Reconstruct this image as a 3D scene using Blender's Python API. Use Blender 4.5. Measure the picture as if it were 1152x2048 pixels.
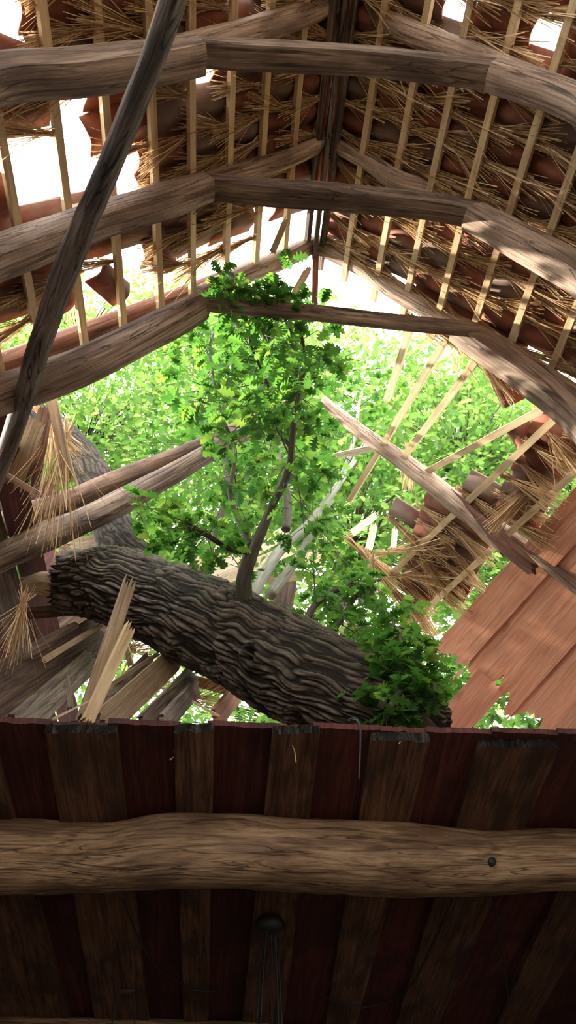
import bpy, math, random
import numpy as np
from mathutils import Vector, Matrix, noise as mnoise

for o in list(bpy.data.objects): bpy.data.objects.remove(o)
SC = bpy.context.scene
COL = SC.collection
random.seed(7)
rng = np.random.default_rng(7)

# ------------------------------------------------------------------ camera
FPX, CX, CY = 1480.0, 576.0, 1024.0
PITCH, YAW = math.radians(43.8), math.radians(4.9)
CAM = Vector((0, 0, 1.6))
Fv = Vector((math.sin(YAW)*math.cos(PITCH), math.cos(YAW)*math.cos(PITCH), math.sin(PITCH)))
Rv = Vector((math.cos(YAW), -math.sin(YAW), 0))
Uv = Rv.cross(Fv)
cam_d = bpy.data.cameras.new('camera')
cam = bpy.data.objects.new('camera', cam_d); COL.objects.link(cam)
cam.matrix_world = Matrix(((Rv.x, Uv.x, -Fv.x, CAM.x), (Rv.y, Uv.y, -Fv.y, CAM.y), (Rv.z, Uv.z, -Fv.z, CAM.z), (0, 0, 0, 1)))
cam_d.sensor_fit = 'VERTICAL'; cam_d.sensor_height = 36.0; cam_d.lens = 36.0*FPX/2048.0
cam_d.clip_start = 0.05; cam_d.clip_end = 300
SC.camera = cam

# ------------------------------------------------------------------ light
world = bpy.data.worlds.new('World'); SC.world = world; world.use_nodes = True
wn = world.node_tree; bg = wn.nodes['Background']
bg.inputs[0].default_value = (0.93, 0.97, 1.0, 1); bg.inputs[1].default_value = 4.0
sun_d = bpy.data.lights.new('sun', 'SUN'); sun_d.energy = 13.0; sun_d.angle = math.radians(1.0); sun_d.color = (1, .93, .8)
sun = bpy.data.objects.new('sun', sun_d); COL.objects.link(sun)
sun.rotation_euler = Vector((-.80, .30, .52)).to_track_quat('Z', 'Y').to_euler()
sun.location = (-8, 3, 12)
SC.view_settings.view_transform = 'Standard'; SC.view_settings.look = 'None'
SC.view_settings.exposure = 0.92; SC.view_settings.gamma = 1.0
SC.view_settings.use_curve_mapping = False

# ------------------------------------------------------------------ pixel helpers (1152 x 2048 frame)
def ray(x, y): return Fv + Rv*((x-CX)/FPX) - Uv*((y-CY)/FPX)
def atY(x, y, Y):
    d = ray(x, y); return CAM + d*(Y/d.y)
def atPlane(x, y, n, c):
    d = ray(x, y); return CAM + d*((c-n.dot(CAM))/n.dot(d))
def proj(P):
    v = Vector(P)-CAM; z = v.dot(Fv)
    if z <= 0.05: return (-9999, -9999)
    return (CX+FPX*v.dot(Rv)/z, CY-FPX*v.dot(Uv)/z)
def depth(P): return (Vector(P)-CAM).dot(Fv)

# roof: ridge line X=XR, Z=ZR along Y; slopes of 46.5 degrees
XR, ZR, SL = 0.48, 7.6, math.radians(46.5)
NR = Vector((math.sin(SL), 0, math.cos(SL))); NL = Vector((-math.sin(SL), 0, math.cos(SL)))
DR = Vector((math.cos(SL), 0, -math.sin(SL))); DL = Vector((-math.cos(SL), 0, -math.sin(SL)))
RIDGE = Vector((XR, 0, ZR))
def roofpt(side, s, Y, off=0.0):
    n, d = (NR, DR) if side > 0 else (NL, DL)
    return RIDGE + d*s + n*off + Vector((0, Y, 0))
def pxroof(side, x, y, off=0.0):
    n = NR if side > 0 else NL
    return atPlane(x, y, n, n.dot(RIDGE)+off)
# loft floor seen from below: falls 12 degrees away from the camera
TC = math.radians(12)
NC = Vector((0, math.sin(TC), math.cos(TC))); PC = Vector((0, 3.56, 3.5))
def pxceil(x, y, off=0.0): return atPlane(x, y, NC, NC.dot(PC)+off)

# ------------------------------------------------------------------ materials
def newmat(name):
    m = bpy.data.materials.new(name); m.use_nodes = True
    nt = m.node_tree; b = nt.nodes['Principled BSDF']
    return m, nt, b
def N(nt, t, **kw):
    n = nt.nodes.new(t)
    for k, v in kw.items(): setattr(n, k, v)
    return n
def ramp(nt, stops, fac=None):
    r = N(nt, 'ShaderNodeValToRGB')
    el = r.color_ramp.elements
    while len(el) < len(stops): el.new(.5)
    for e, (p, c) in zip(el, stops): e.position = p; e.color = (*c, 1)
    if fac is not None: nt.links.new(fac, r.inputs[0])
    return r
def wood(name, c_dark, c_mid, c_light, stain=None, stain_amt=.5, along=1.2, across=26, bump=.35, rough=.8, crack=.0, dist=1.5, fine=.8, knots=0):
    """grain runs along U (metres along the piece), V is metres round it"""
    m, nt, b = newmat(name); L = nt.links.new
    uv = N(nt, 'ShaderNodeUVMap'); oi = N(nt, 'ShaderNodeObjectInfo')
    mul = N(nt, 'ShaderNodeMath', operation='MULTIPLY'); L(oi.outputs['Random'], mul.inputs[0]); mul.inputs[1].default_value = 37
    cmb = N(nt, 'ShaderNodeCombineXYZ'); L(mul.outputs[0], cmb.inputs[0]); L(mul.outputs[0], cmb.inputs[1]); L(mul.outputs[0], cmb.inputs[2])
    add = N(nt, 'ShaderNodeVectorMath', operation='ADD'); L(uv.outputs[0], add.inputs[0]); L(cmb.outputs[0], add.inputs[1])
    mp = N(nt, 'ShaderNodeMapping'); mp.inputs['Scale'].default_value = (along, across, 1); L(add.outputs[0], mp.inputs[0])
    n1 = N(nt, 'ShaderNodeTexNoise'); n1.inputs['Scale'].default_value = 1; n1.inputs['Detail'].default_value = 7; n1.inputs['Distortion'].default_value = dist
    n1.inputs['Roughness'].default_value = .62
    L(mp.outputs[0], n1.inputs['Vector'])
    r = ramp(nt, [(.34, c_dark), (.5, c_mid), (.68, c_light)], n1.outputs[0])
    mpf = N(nt, 'ShaderNodeMapping'); mpf.inputs['Scale'].default_value = (along*7, across*5, 1); L(add.outputs[0], mpf.inputs[0])
    nf = N(nt, 'ShaderNodeTexNoise'); nf.inputs['Scale'].default_value = 1; nf.inputs['Detail'].default_value = 4; nf.inputs['Roughness'].default_value = .7; L(mpf.outputs[0], nf.inputs['Vector'])
    rf = ramp(nt, [(.3, (.55, .55, .55)), (.62, (1.0, 1.0, 1.0))], nf.outputs[0])
    mf = N(nt, 'ShaderNodeMix', data_type='RGBA', blend_type='MULTIPLY'); mf.inputs['Factor'].default_value = fine; L(r.outputs[0], mf.inputs[6]); L(rf.outputs[0], mf.inputs[7])
    col = mf.outputs[2]
    if knots:
        mk = N(nt, 'ShaderNodeMapping'); mk.inputs['Scale'].default_value = (1.6, 3.2, 1); L(add.outputs[0], mk.inputs[0])
        vk = N(nt, 'ShaderNodeTexVoronoi'); vk.inputs['Scale'].default_value = 1; vk.inputs['Randomness'].default_value = 1
        nk = N(nt, 'ShaderNodeMix', data_type='RGBA'); nk.inputs['Factor'].default_value = .12; L(mk.outputs[0], nk.inputs[6]); L(n1.outputs['Color'], nk.inputs[7]); L(nk.outputs[2], vk.inputs['Vector'])
        rk = ramp(nt, [(.03, (.25, .2, .18)), (.07, (.8, .75, .7)), (.09, (.45, .4, .36)), (.15, (1, 1, 1))], vk.outputs['Distance'])
        mk2 = N(nt, 'ShaderNodeMix', data_type='RGBA', blend_type='MULTIPLY'); mk2.inputs['Factor'].default_value = knots; L(col, mk2.inputs[6]); L(rk.outputs[0], mk2.inputs[7]); col = mk2.outputs[2]
    mp2 = N(nt, 'ShaderNodeMapping'); mp2.inputs['Scale'].default_value = (2.2, 5, 1); L(add.outputs[0], mp2.inputs[0])
    n2 = N(nt, 'ShaderNodeTexNoise'); n2.inputs['Scale'].default_value = 1; n2.inputs['Detail'].default_value = 6; L(mp2.outputs[0], n2.inputs['Vector'])
    if stain:
        r2 = ramp(nt, [(.46, (0, 0, 0)), (.60, (1, 1, 1))], n2.outputs[0])
        ms = N(nt, 'ShaderNodeMath', operation='MULTIPLY'); L(r2.outputs[0], ms.inputs[0]); ms.inputs[1].default_value = stain_amt
        mx = N(nt, 'ShaderNodeMix', data_type='RGBA'); L(ms.outputs[0], mx.inputs['Factor']); L(col, mx.inputs[6]); mx.inputs[7].default_value = (*stain, 1)
        col = mx.outputs[2]
    hgt = n1.outputs[0]
    if crack:
        mp3 = N(nt, 'ShaderNodeMapping'); mp3.inputs['Scale'].default_value = (.8, 11, 1); L(add.outputs[0], mp3.inputs[0])
        n3 = N(nt, 'ShaderNodeTexNoise'); n3.inputs['Scale'].default_value = 1; n3.inputs['Detail'].default_value = 3; n3.inputs['Distortion'].default_value = .8; L(mp3.outputs[0], n3.inputs['Vector'])
        r3 = ramp(nt, [(.485, (1, 1, 1)), (.5, (0, 0, 0)), (.515, (1, 1, 1))], n3.outputs[0])
        mx3 = N(nt, 'ShaderNodeMix', data_type='RGBA', blend_type='MULTIPLY'); mx3.inputs['Factor'].default_value = crack
        L(col, mx3.inputs[6]); L(r3.outputs[0], mx3.inputs[7]); col = mx3.outputs[2]
        mh = N(nt, 'ShaderNodeMath', operation='MULTIPLY'); L(r3.outputs[0], mh.inputs[0]); L(n1.outputs[0], mh.inputs[1]); hgt = mh.outputs[0]
    # each piece a little lighter or darker
    mr = N(nt, 'ShaderNodeMapRange'); L(oi.outputs['Random'], mr.inputs[0]); mr.inputs[3].default_value = .82; mr.inputs[4].default_value = 1.15
    hs = N(nt, 'ShaderNodeHueSaturation'); L(mr.outputs[0], hs.inputs['Value']); L(col, hs.inputs['Color'])
    L(hs.outputs[0], b.inputs['Base Color']); b.inputs['Roughness'].default_value = rough
    b.inputs['Specular IOR Level'].default_value = .25
    bm = N(nt, 'ShaderNodeBump'); bm.inputs['Strength'].default_value = bump; bm.inputs['Distance'].default_value = .02
    L(hgt, bm.inputs['Height']); L(bm.outputs[0], b.inputs['Normal'])
    return m

M = {}
M['rafter'] = wood('old_rafter_wood', (.16, .095, .064), (.40, .268, .187), (.58, .43, .32), (.11, .065, .042), .65, crack=.75, knots=.4)
M['rafter_red'] = wood('peeled_pole_wood', (.09, .035, .022), (.21, .09, .055), (.36, .19, .125), (.07, .035, .028), .6)
M['collar'] = wood('dark_collar_wood', (.075, .045, .032), (.22, .145, .098), (.36, .26, .18), (.055, .035, .028), .7, crack=.7, knots=.4)
M['brace'] = wood('weathered_brace_wood', (.035, .026, .022), (.13, .095, .075), (.26, .205, .16), (.04, .028, .024), .6, crack=.9)
M['batten'] = wood('new_batten_wood', (.44, .28, .135), (.60, .43, .235), (.70, .54, .33), (.40, .25, .13), .35, across=18, bump=.12, fine=.4)
M['fresh'] = wood('fresh_split_wood', (.42, .30, .18), (.60, .46, .31), (.74, .62, .46), None, across=40, bump=.4)
M['beam'] = wood('hewn_oak_beam', (.15, .08, .042), (.40, .25, .14), (.56, .385, .235), (.12, .065, .04), .6, along=1.6, across=14, bump=.6, crack=.7, dist=2.6, knots=.6)
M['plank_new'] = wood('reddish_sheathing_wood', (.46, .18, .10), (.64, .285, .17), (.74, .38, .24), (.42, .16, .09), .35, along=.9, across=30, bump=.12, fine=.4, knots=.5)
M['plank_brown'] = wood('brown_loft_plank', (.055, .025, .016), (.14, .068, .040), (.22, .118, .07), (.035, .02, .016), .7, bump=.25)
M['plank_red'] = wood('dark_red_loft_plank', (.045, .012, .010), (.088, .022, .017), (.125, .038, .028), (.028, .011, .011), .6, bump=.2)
M['batten_old'] = wood('split_batten_wood', (.24, .15, .08), (.38, .26, .15), (.50, .37, .24), (.2, .12, .07), .4, across=30, bump=.3)
M['debris'] = wood('grey_debris_wood', (.11, .08, .055), (.25, .19, .135), (.40, .32, .235), (.09, .06, .042), .6, crack=.6)
M['debris_brown'] = wood('brown_debris_wood', (.06, .032, .02), (.14, .08, .05), (.24, .15, .095), (.045, .026, .02), .6, crack=.4)
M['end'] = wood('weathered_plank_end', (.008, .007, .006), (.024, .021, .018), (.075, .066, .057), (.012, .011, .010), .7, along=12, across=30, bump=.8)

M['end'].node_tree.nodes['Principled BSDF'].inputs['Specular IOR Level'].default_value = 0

def clay(name, cols, moss=.4):
    m, nt, b = newmat(name); L = nt.links.new
    tc = N(nt, 'ShaderNodeTexCoord'); oi = N(nt, 'ShaderNodeObjectInfo')
    add = N(nt, 'ShaderNodeVectorMath', operation='ADD'); L(tc.outputs['Object'], add.inputs[0])
    cm = N(nt, 'ShaderNodeVectorMath', operation='SCALE'); cm.inputs[0].default_value = (17, 31, 11); L(oi.outputs['Random'], cm.inputs['Scale']); L(cm.outputs[0], add.inputs[1])
    n1 = N(nt, 'ShaderNodeTexNoise'); n1.inputs['Scale'].default_value = 6; n1.inputs['Detail'].default_value = 6; L(add.outputs[0], n1.inputs['Vector'])
    r = ramp(nt, [(.3, cols[0]), (.5, cols[1]), (.72, cols[2])], n1.outputs[0])
    n2 = N(nt, 'ShaderNodeTexNoise'); n2.inputs['Scale'].default_value = 3; n2.inputs['Detail'].default_value = 5; L(add.outputs[0], n2.inputs['Vector'])
    oadd = N(nt, 'ShaderNodeMath', operation='ADD'); L(n2.outputs[0], oadd.inputs[0])
    om = N(nt, 'ShaderNodeMapRange'); L(oi.outputs['Random'], om.inputs[0]); om.inputs[3].default_value = -.25; om.inputs[4].default_value = .2; L(om.outputs[0], oadd.inputs[1])
    r2 = ramp(nt, [(.45, (0, 0, 0)), (.62, (moss, moss, moss))], oadd.outputs[0])
    mx = N(nt, 'ShaderNodeMix', data_type='RGBA'); L(r2.outputs[0], mx.inputs['Factor']); L(r.outputs[0], mx.inputs[6]); mx.inputs[7].default_value = (.16, .13, .10, 1)
    L(mx.outputs[2], b.inputs['Base Color']); b.inputs['Roughness'].default_value = .85; b.inputs['Specular IOR Level'].default_value = .2
    bm = N(nt, 'ShaderNodeBump'); bm.inputs['Strength'].default_value = .4; bm.inputs['Distance'].default_value = .01; L(n1.outputs[0], bm.inputs['Height']); L(bm.outputs[0], b.inputs['Normal'])
    return m
M['tile'] = clay('clay_tile', [(.12, .038, .024), (.22, .072, .04), (.31, .12, .07)], .75)

def straw_mat():
    m, nt, b = newmat('straw'); L = nt.links.new
    g = N(nt, 'ShaderNodeNewGeometry')
    r = ramp(nt, [(0, (.21, .115, .055)), (.4, (.46, .29, .145)), (.8, (.64, .44, .24)), (1, (.78, .60, .37))], g.outputs['Random Per Island'])
    d = N(nt, 'ShaderNodeBsdfDiffuse'); t = N(nt, 'ShaderNodeBsdfTranslucent'); L(r.outputs[0], d.inputs[0]); L(r.outputs[0], t.inputs[0])
    mx = N(nt, 'ShaderNodeMixShader'); mx.inputs[0].default_value = .25; L(d.outputs[0], mx.inputs[1]); L(t.outputs[0], mx.inputs[2])
    L(mx.outputs[0], nt.nodes['Material Output'].inputs[0]); nt.nodes.remove(b)
    return m
M['straw'] = straw_mat()

def leaf_mat(name, stops_d, stops_t, mixt=.5):
    m, nt, b = newmat(name); L = nt.links.new
    g = N(nt, 'ShaderNodeNewGeometry'); oi = N(nt, 'ShaderNodeObjectInfo')
    ad = N(nt, 'ShaderNodeMath', operation='ADD'); L(g.outputs['Random Per Island'], ad.inputs[0]); L(oi.outputs['Random'], ad.inputs[1])
    fr = N(nt, 'ShaderNodeMath', operation='FRACT'); L(ad.outputs[0], fr.inputs[0])
    r = ramp(nt, stops_d, fr.outputs[0]); rt = ramp(nt, stops_t, fr.outputs[0])
    d = N(nt, 'ShaderNodeBsdfDiffuse'); t = N(nt, 'ShaderNodeBsdfTranslucent'); gl = N(nt, 'ShaderNodeBsdfGlossy'); gl.inputs['Roughness'].default_value = .4
    L(r.outputs[0], d.inputs[0]); L(rt.outputs[0], t.inputs[0])
    mx = N(nt, 'ShaderNodeMixShader'); mx.inputs[0].default_value = mixt; L(d.outputs[0], mx.inputs[1]); L(t.outputs[0], mx.inputs[2])
    m2 = N(nt, 'ShaderNodeMixShader'); m2.inputs[0].default_value = .03; L(mx.outputs[0], m2.inputs[1]); L(gl.outputs[0], m2.inputs[2])
    L(m2.outputs[0], nt.nodes['Material Output'].inputs[0]); nt.nodes.remove(b)
    return m
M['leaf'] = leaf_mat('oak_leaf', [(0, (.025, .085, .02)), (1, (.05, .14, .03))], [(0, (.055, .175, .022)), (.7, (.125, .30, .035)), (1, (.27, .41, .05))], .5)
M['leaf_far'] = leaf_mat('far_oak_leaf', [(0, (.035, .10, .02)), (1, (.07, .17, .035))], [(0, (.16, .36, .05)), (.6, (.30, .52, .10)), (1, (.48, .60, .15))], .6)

def bark_mat(name, cd, cl, moss):
    m, nt, b = newmat(name); L = nt.links.new
    at = N(nt, 'ShaderNodeAttribute'); at.attribute_name = 'furrow'
    uv = N(nt, 'ShaderNodeUVMap')
    mp = N(nt, 'ShaderNodeMapping'); mp.inputs['Scale'].default_value = (14, 45, 1); L(uv.outputs[0], mp.inputs[0])
    n = N(nt, 'ShaderNodeTexNoise'); n.inputs['Scale'].default_value = 1; n.inputs['Detail'].default_value = 6; L(mp.outputs[0], n.inputs['Vector'])
    r = ramp(nt, [(.1, cd), (.75, cl)], at.outputs['Fac'])
    mxn = N(nt, 'ShaderNodeMix', data_type='RGBA', blend_type='OVERLAY'); mxn.inputs['Factor'].default_value = .6; L(r.outputs[0], mxn.inputs[6]); L(n.outputs[0], mxn.inputs[7])
    tc = N(nt, 'ShaderNodeTexCoord'); n2 = N(nt, 'ShaderNodeTexNoise'); n2.inputs['Scale'].default_value = 5; n2.inputs['Detail'].default_value = 6; L(tc.outputs['Object'], n2.inputs['Vector'])
    g = N(nt, 'ShaderNodeNewGeometry'); sp = N(nt, 'ShaderNodeSeparateXYZ'); L(g.outputs['Normal'], sp.inputs[0])
    # moss grows on the upper side of the stem
    ms = N(nt, 'ShaderNodeMath', operation='MULTIPLY_ADD'); L(n2.outputs[0], ms.inputs[0]); ms.inputs[1].default_value = 1.4; L(sp.outputs['Z'], ms.inputs[2])
    mr = N(nt, 'ShaderNodeMapRange'); L(ms.outputs[0], mr.inputs[0]); mr.inputs[1].default_value = 1.15; mr.inputs[2].default_value = 1.7; mr.inputs[4].default_value = moss
    mx = N(nt, 'ShaderNodeMix', data_type='RGBA'); L(mr.outputs[0], mx.inputs['Factor']); L(mxn.outputs[2], mx.inputs[6]); mx.inputs[7].default_value = (.10, .14, .04, 1)
    L(mx.outputs[2], b.inputs['Base Color']); b.inputs['Roughness'].default_value = .9; b.inputs['Specular IOR Level'].default_value = .15
    bm = N(nt, 'ShaderNodeBump'); bm.inputs['Strength'].default_value = .6; bm.inputs['Distance'].default_value = .015; L(n.outputs[0], bm.inputs['Height']); L(bm.outputs[0], b.inputs['Normal'])
    return m
M['bark'] = bark_mat('furrowed_bark', (.02, .016, .012), (.135, .108, .083), .8)
M['bark_dark'] = bark_mat('dark_limb_bark', (.012, .009, .006), (.065, .046, .032), .5)
M['twig'] = wood('branch_bark', (.035, .028, .02), (.09, .07, .05), (.17, .135, .10), (.10, .12, .06), .4, across=10, bump=.3)
M['limb_pale'] = wood('pale_branch_bark', (.12, .115, .085), (.24, .23, .17), (.36, .34, .26), (.16, .20, .10), .4, across=10, bump=.3)
def plain(name, c, rough=.7, metal=0):
    m, nt, b = newmat(name); n = N(nt, 'ShaderNodeTexNoise'); n.inputs['Scale'].default_value = 12; n.inputs['Detail'].default_value = 5
    tc = N(nt, 'ShaderNodeTexCoord'); nt.links.new(tc.outputs['Object'], n.inputs['Vector'])
    r = ramp(nt, [(.3, tuple(x*.7 for x in c)), (.7, tuple(min(1, x*1.25) for x in c))], n.outputs[0])
    nt.links.new(r.outputs[0], b.inputs['Base Color']); b.inputs['Roughness'].default_value = rough; b.inputs['Metallic'].default_value = metal
    return m
M['black'] = plain('rubber_and_hole_black', (.012, .012, .013), .6)
M['earth'] = plain('packed_earth', (.085, .065, .05), .95)
M['grass'] = plain('bare_yard', (.19, .15, .115), .95)
M['wall'] = plain('limewashed_wall', (.32, .27, .22), .9)
M['iron'] = plain('rusty_iron', (.06, .035, .025), .7, .3)

# ------------------------------------------------------------------ object helpers
def mesh(name, verts, faces, uvs=None, mat=None, smooth=True, sharp=0):
    me = bpy.data.meshes.new(name); me.from_pydata([tuple(v) for v in verts], [], faces)
    if uvs is not None:
        ul = me.uv_layers.new(name='UVMap'); ul.data.foreach_set('uv', np.array(uvs, dtype=np.float32).ravel())
    if smooth: me.polygons.foreach_set('use_smooth', [True]*len(me.polygons))
    if mat: me.materials.append(mat)
    me.update()
    if smooth and sharp: me.set_sharp_from_angle(angle=math.radians(sharp))
    return me
def link(name, me, parent=None, mat4=None):
    o = bpy.data.objects.new(name, me); COL.objects.link(o)
    m = mat4 if mat4 is not None else Matrix.Identity(4)
    if parent is not None:
        o.parent = parent; pl = WORLD[parent.name]; WORLD[o.name] = pl
        m = Matrix.Translation(-pl) @ m
    else: WORLD[o.name] = Vector((0, 0, 0))
    o.matrix_basis = m; WORLD[o.name] = Vector((0, 0, 0))
    return o
WORLD = {}
def thing(name, label, cat, base, group=None, kind=None):
    o = bpy.data.objects.new(name, None); COL.objects.link(o); o.location = Vector(base); WORLD[o.name] = Vector(base)
    o.empty_display_size = .2
    tag(o, label, cat, group, kind); return o
def tag(o, label=None, cat=None, group=None, kind=None):
    if label: o['label'] = label
    if cat: o['category'] = cat
    if group: o['group'] = group
    if kind: o['kind'] = kind
    return o
def nz(x, y, z): return mnoise.noise(Vector((x, y, z)))

def resample(pts, n):
    """smooth curve through pts (Catmull-Rom), n+1 samples; entries are tuples of equal length"""
    P = np.array(pts, float)
    if len(P) == 2:
        t = np.linspace(0, 1, n+1)[:, None]; return P[0]*(1-t)+P[1]*t
    Q = np.vstack([2*P[0]-P[1], P, 2*P[-1]-P[-2]])
    seg = np.linalg.norm(np.diff(P[:, :3], axis=0), axis=1); cum = np.concatenate([[0], np.cumsum(seg)])
    out = []
    for d in np.linspace(0, cum[-1], n+1):
        i = min(max(np.searchsorted(cum, d, side='right')-1, 0), len(seg)-1); t = (d-cum[i])/seg[i]
        a, b, c, e = Q[i], Q[i+1], Q[i+2], Q[i+3]
        out.append(.5*((2*b)+(-a+c)*t+(2*a-5*b+4*c-e)*t*t+(-a+3*b-3*c+e)*t**3))
    return np.array(out)

def timber(name, pts, mat, parent=None, up=(0, 0, 1), power=5.0, rough=.06, wane=.05, step=.07, seg=20, seed=None, split=0.0, splitmat=None):
    """swept timber; pts = [(Vector, width, height)]; up = direction of the height axis"""
    seed = random.random()*100 if seed is None else seed
    arr = [(*p, w, h) for p, w, h in pts]
    Lr = sum((Vector(pts[i+1][0])-Vector(pts[i][0])).length for i in range(len(pts)-1))
    n = max(4, int(Lr/step)); S = resample(arr, n)
    up = Vector(up)
    V, Fc, U = [], [], []; perim = 0
    rings = []
    for i, q in enumerate(S):
        c = Vector(q[:3]); a = Vector(S[min(i+1, n)][:3])-Vector(S[max(i-1, 0)][:3]); a.normalize()
        side = a.cross(up); side.normalize(); u2 = side.cross(a); u2.normalize()
        l = Lr*i/n
        for k in range(seg):
            th = 2*math.pi*(k+.5)/seg; ct, st = math.cos(th), math.sin(th)
            rr = (abs(ct)**power+abs(st)**power)**(-1/power)
            e = 1+rough*nz(l*2.2+seed, ct*1.3, st*1.3)+rough*.5*nz(l*7+seed, ct*3, st*3+9)
            # waney corners
            cor = max(0, abs(ct*st)*2-.55)/.45
            e -= wane*cor*(1+nz(l*1.4+seed*3, round(ct), round(st)))*1.6
            p = c+side*(ct*rr*q[3]/2*e)+u2*(st*rr*q[4]/2*e)
            if split and i in (0, n) and ((split > 0 and i == n) or (split < 0 and i == 0) or abs(split) > 5):
                sgn = 1 if i == n else -1
                amt = abs(split) if abs(split) < 5 else abs(split)-5
                p = p+a*(sgn*amt*(.5+1.2*nz(k*1.7+seed, seed, 0)))
            V.append(p)
    pk = 2*(S[0][3]+S[0][4])/seg
    for i in range(n):
        for k in range(seg):
            k2 = (k+1) % seg
            Fc.append((i*seg+k, i*seg+k2, (i+1)*seg+k2, (i+1)*seg+k))
            u0, u1 = Lr*i/n, Lr*(i+1)/n; v0, v1 = k*pk, (k+1)*pk
            U += [(u0, v0), (u0, v1), (u1, v1), (u1, v0)]
    for i, s in ((0, -1), (n, 1)):
        c = sum((V[i*seg+k] for k in range(seg)), Vector())/seg
        ci = len(V); V.append(c)
        for k in range(seg):
            k2 = (k+1) % seg
            f = (i*seg+k2, i*seg+k, ci) if s < 0 else (i*seg+k, i*seg+k2, ci)
            Fc.append(f); U += [(k*.03, i*1.0), (k*.03+.03, i*1.0), (k*.03, i*1.0+.1)]
    me = mesh(name, V, Fc, U, mat, sharp=32)
    return link(name, me, parent)

def board(name, p0, p1, w, t, mat, parent=None, nrm=(0, 0, 1), jag0=0.0, jag1=0.0, nw=1, seed=None, taper=0.0, tmat=None):
    """flat sawn board or lath p0->p1; nrm = face normal; jag = splintered ends"""
    rs = random.Random(seed if seed is not None else random.random())
    p0, p1 = Vector(p0), Vector(p1); a = (p1-p0); Ln = a.length; a.normalize()
    nrm = Vector(nrm); s = a.cross(nrm); s.normalize(); nn = s.cross(a); nn.normalize()
    if jag0 or jag1: nw = max(nw, 7)
    V, Fc, U = [], [], []
    offs0 = [(-rs.random()*jag0 if k % 2 else rs.random()*jag0*.9) for k in range(nw+1)]
    offs1 = [(-rs.random()*jag1 if k % 2 else rs.random()*jag1*.9) for k in range(nw+1)]
    for tz in (-.5, .5):
        for k in range(nw+1):
            f = k/nw-.5
            sh = .3*tz
            V.append(p0+s*(f*w)+nn*(tz*t)+a*(-offs0[k]*(1+sh)))
            V.append(p1+s*(f*w*(1-taper))+nn*(tz*t)+a*(offs1[k]*(1+sh)))
    B = 2*(nw+1)
    for k in range(nw):
        x0, x1 = (k/nw)*w, ((k+1)/nw)*w
        i = 2*k
        Fc.append((i, i+1, i+3, i+2)); U += [(0, x0), (Ln, x0), (Ln, x1), (0, x1)]
        Fc.append((B+i, B+i+2, B+i+3, B+i+1)); U += [(0, x0+3), (0, x1+3), (Ln, x1+3), (Ln, x0+3)]
        Fc.append((i, i+2, B+i+2, B+i)); U += [(0, x0), (0, x1), (.02, x1), (.02, x0)]
        Fc.append((i+1, B+i+1, B+i+3, i+3)); U += [(0, x0), (.02, x0), (.02, x1), (0, x1)]
    Fc.append((0, B, B+1, 1)); U += [(0, 0), (0, t), (Ln, t), (Ln, 0)]
    j = 2*nw
    Fc.append((j, j+1, B+j+1, B+j)); U += [(0, 0), (Ln, 0), (Ln, t), (0, t)]
    return link(name, mesh(name, V, Fc, U, mat, smooth=False), parent)

def tube(name, pts, mat, parent=None, seg=6, step=.05, wob=0.0, seed=0.0):
    """round tapered tube; pts = [(x,y,z,r)]"""
    V, Fc, U = tube_data(pts, seg, step, wob, seed)
    return link(name, mesh(name, V, Fc, U, mat), parent)
def tube_data(pts, seg=6, step=.05, wob=0.0, seed=0.0, base=0):
    L = sum(math.dist(pts[i][:3], pts[i+1][:3]) for i in range(len(pts)-1)); n = max(2, int(L/step))
    S = resample(pts, n); V, Fc, U = [], [], []
    ref = Vector((.31, .2, .93))
    for i, q in enumerate(S):
        a = Vector(S[min(i+1, n)][:3])-Vector(S[max(i-1, 0)][:3]); a.normalize()
        s = a.cross(ref); s.normalize(); u2 = s.cross(a)
        for k in range(seg):
            th = 2*math.pi*k/seg; r = max(q[3], .0008)*(1+wob*nz(i*.35+seed, math.cos(th)*1.5, math.sin(th)*1.5))
            V.append(Vector(q[:3])+s*(math.cos(th)*r)+u2*(math.sin(th)*r))
    for i in range(n):
        for k in range(seg):
            k2 = (k+1) % seg
            Fc.append((base+i*seg+k, base+i*seg+k2, base+(i+1)*seg+k2, base+(i+1)*seg+k))
            u0, u1 = L*i/n, L*(i+1)/n
            U += [(u0, k*.05), (u0, k*.05+.05), (u1, k*.05+.05), (u1, k*.05)]
    Fc.append(tuple(base+k for k in range(seg))[::-1]); U += [(0, 0)]*seg
    Fc.append(tuple(base+n*seg+k for k in range(seg))); U += [(0, 0)]*seg
    return V, Fc, U

def inpoly(x, y, poly):
    c = False; j = len(poly)-1
    for i in range(len(poly)):
        xi, yi = poly[i]; xj, yj = poly[j]
        if (yi > y) != (yj > y) and x < (xj-xi)*(y-yi)/(yj-yi)+xi: c = not c
        j = i
    return c

# ================================================================== SETTING
def slab(name, x0, x1, y0, y1, z0, z1, mat, kind='structure', label=None):
    V = [(x, y, z) for z in (z0, z1) for y in (y0, y1) for x in (x0, x1)]
    Fc = [(0, 2, 3, 1), (4, 5, 7, 6), (0, 1, 5, 4), (2, 6, 7, 3), (0, 4, 6, 2), (1, 3, 7, 5)]
    o = link(name, mesh(name, V, Fc, [(0, 0)]*24, mat, smooth=False)); o['kind'] = kind
    if label: o['label'] = label
    return o
slab('floor', -3.6, 4.6, -4.0, 9.6, -.12, 0, M['earth'], label='packed earth floor of the barn')
slab('ground', -40, 40, -40, 60, -.5, -.12, M['grass'], label='bare earth yard around the barn')
slab('wall_left', -3.75, -3.55, -4.0, 9.8, 0, 2.9, M['wall'], label='limewashed side wall of the barn')
slab('wall_right', 4.5, 4.7, -4.0, 9.8, 0, 2.9, M['wall'], label='limewashed opposite side wall of the barn')
slab('wall_back', -3.55, 4.5, 9.6, 9.8, 0, 2.9, M['wall'], label='limewashed far wall under the loft')

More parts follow.
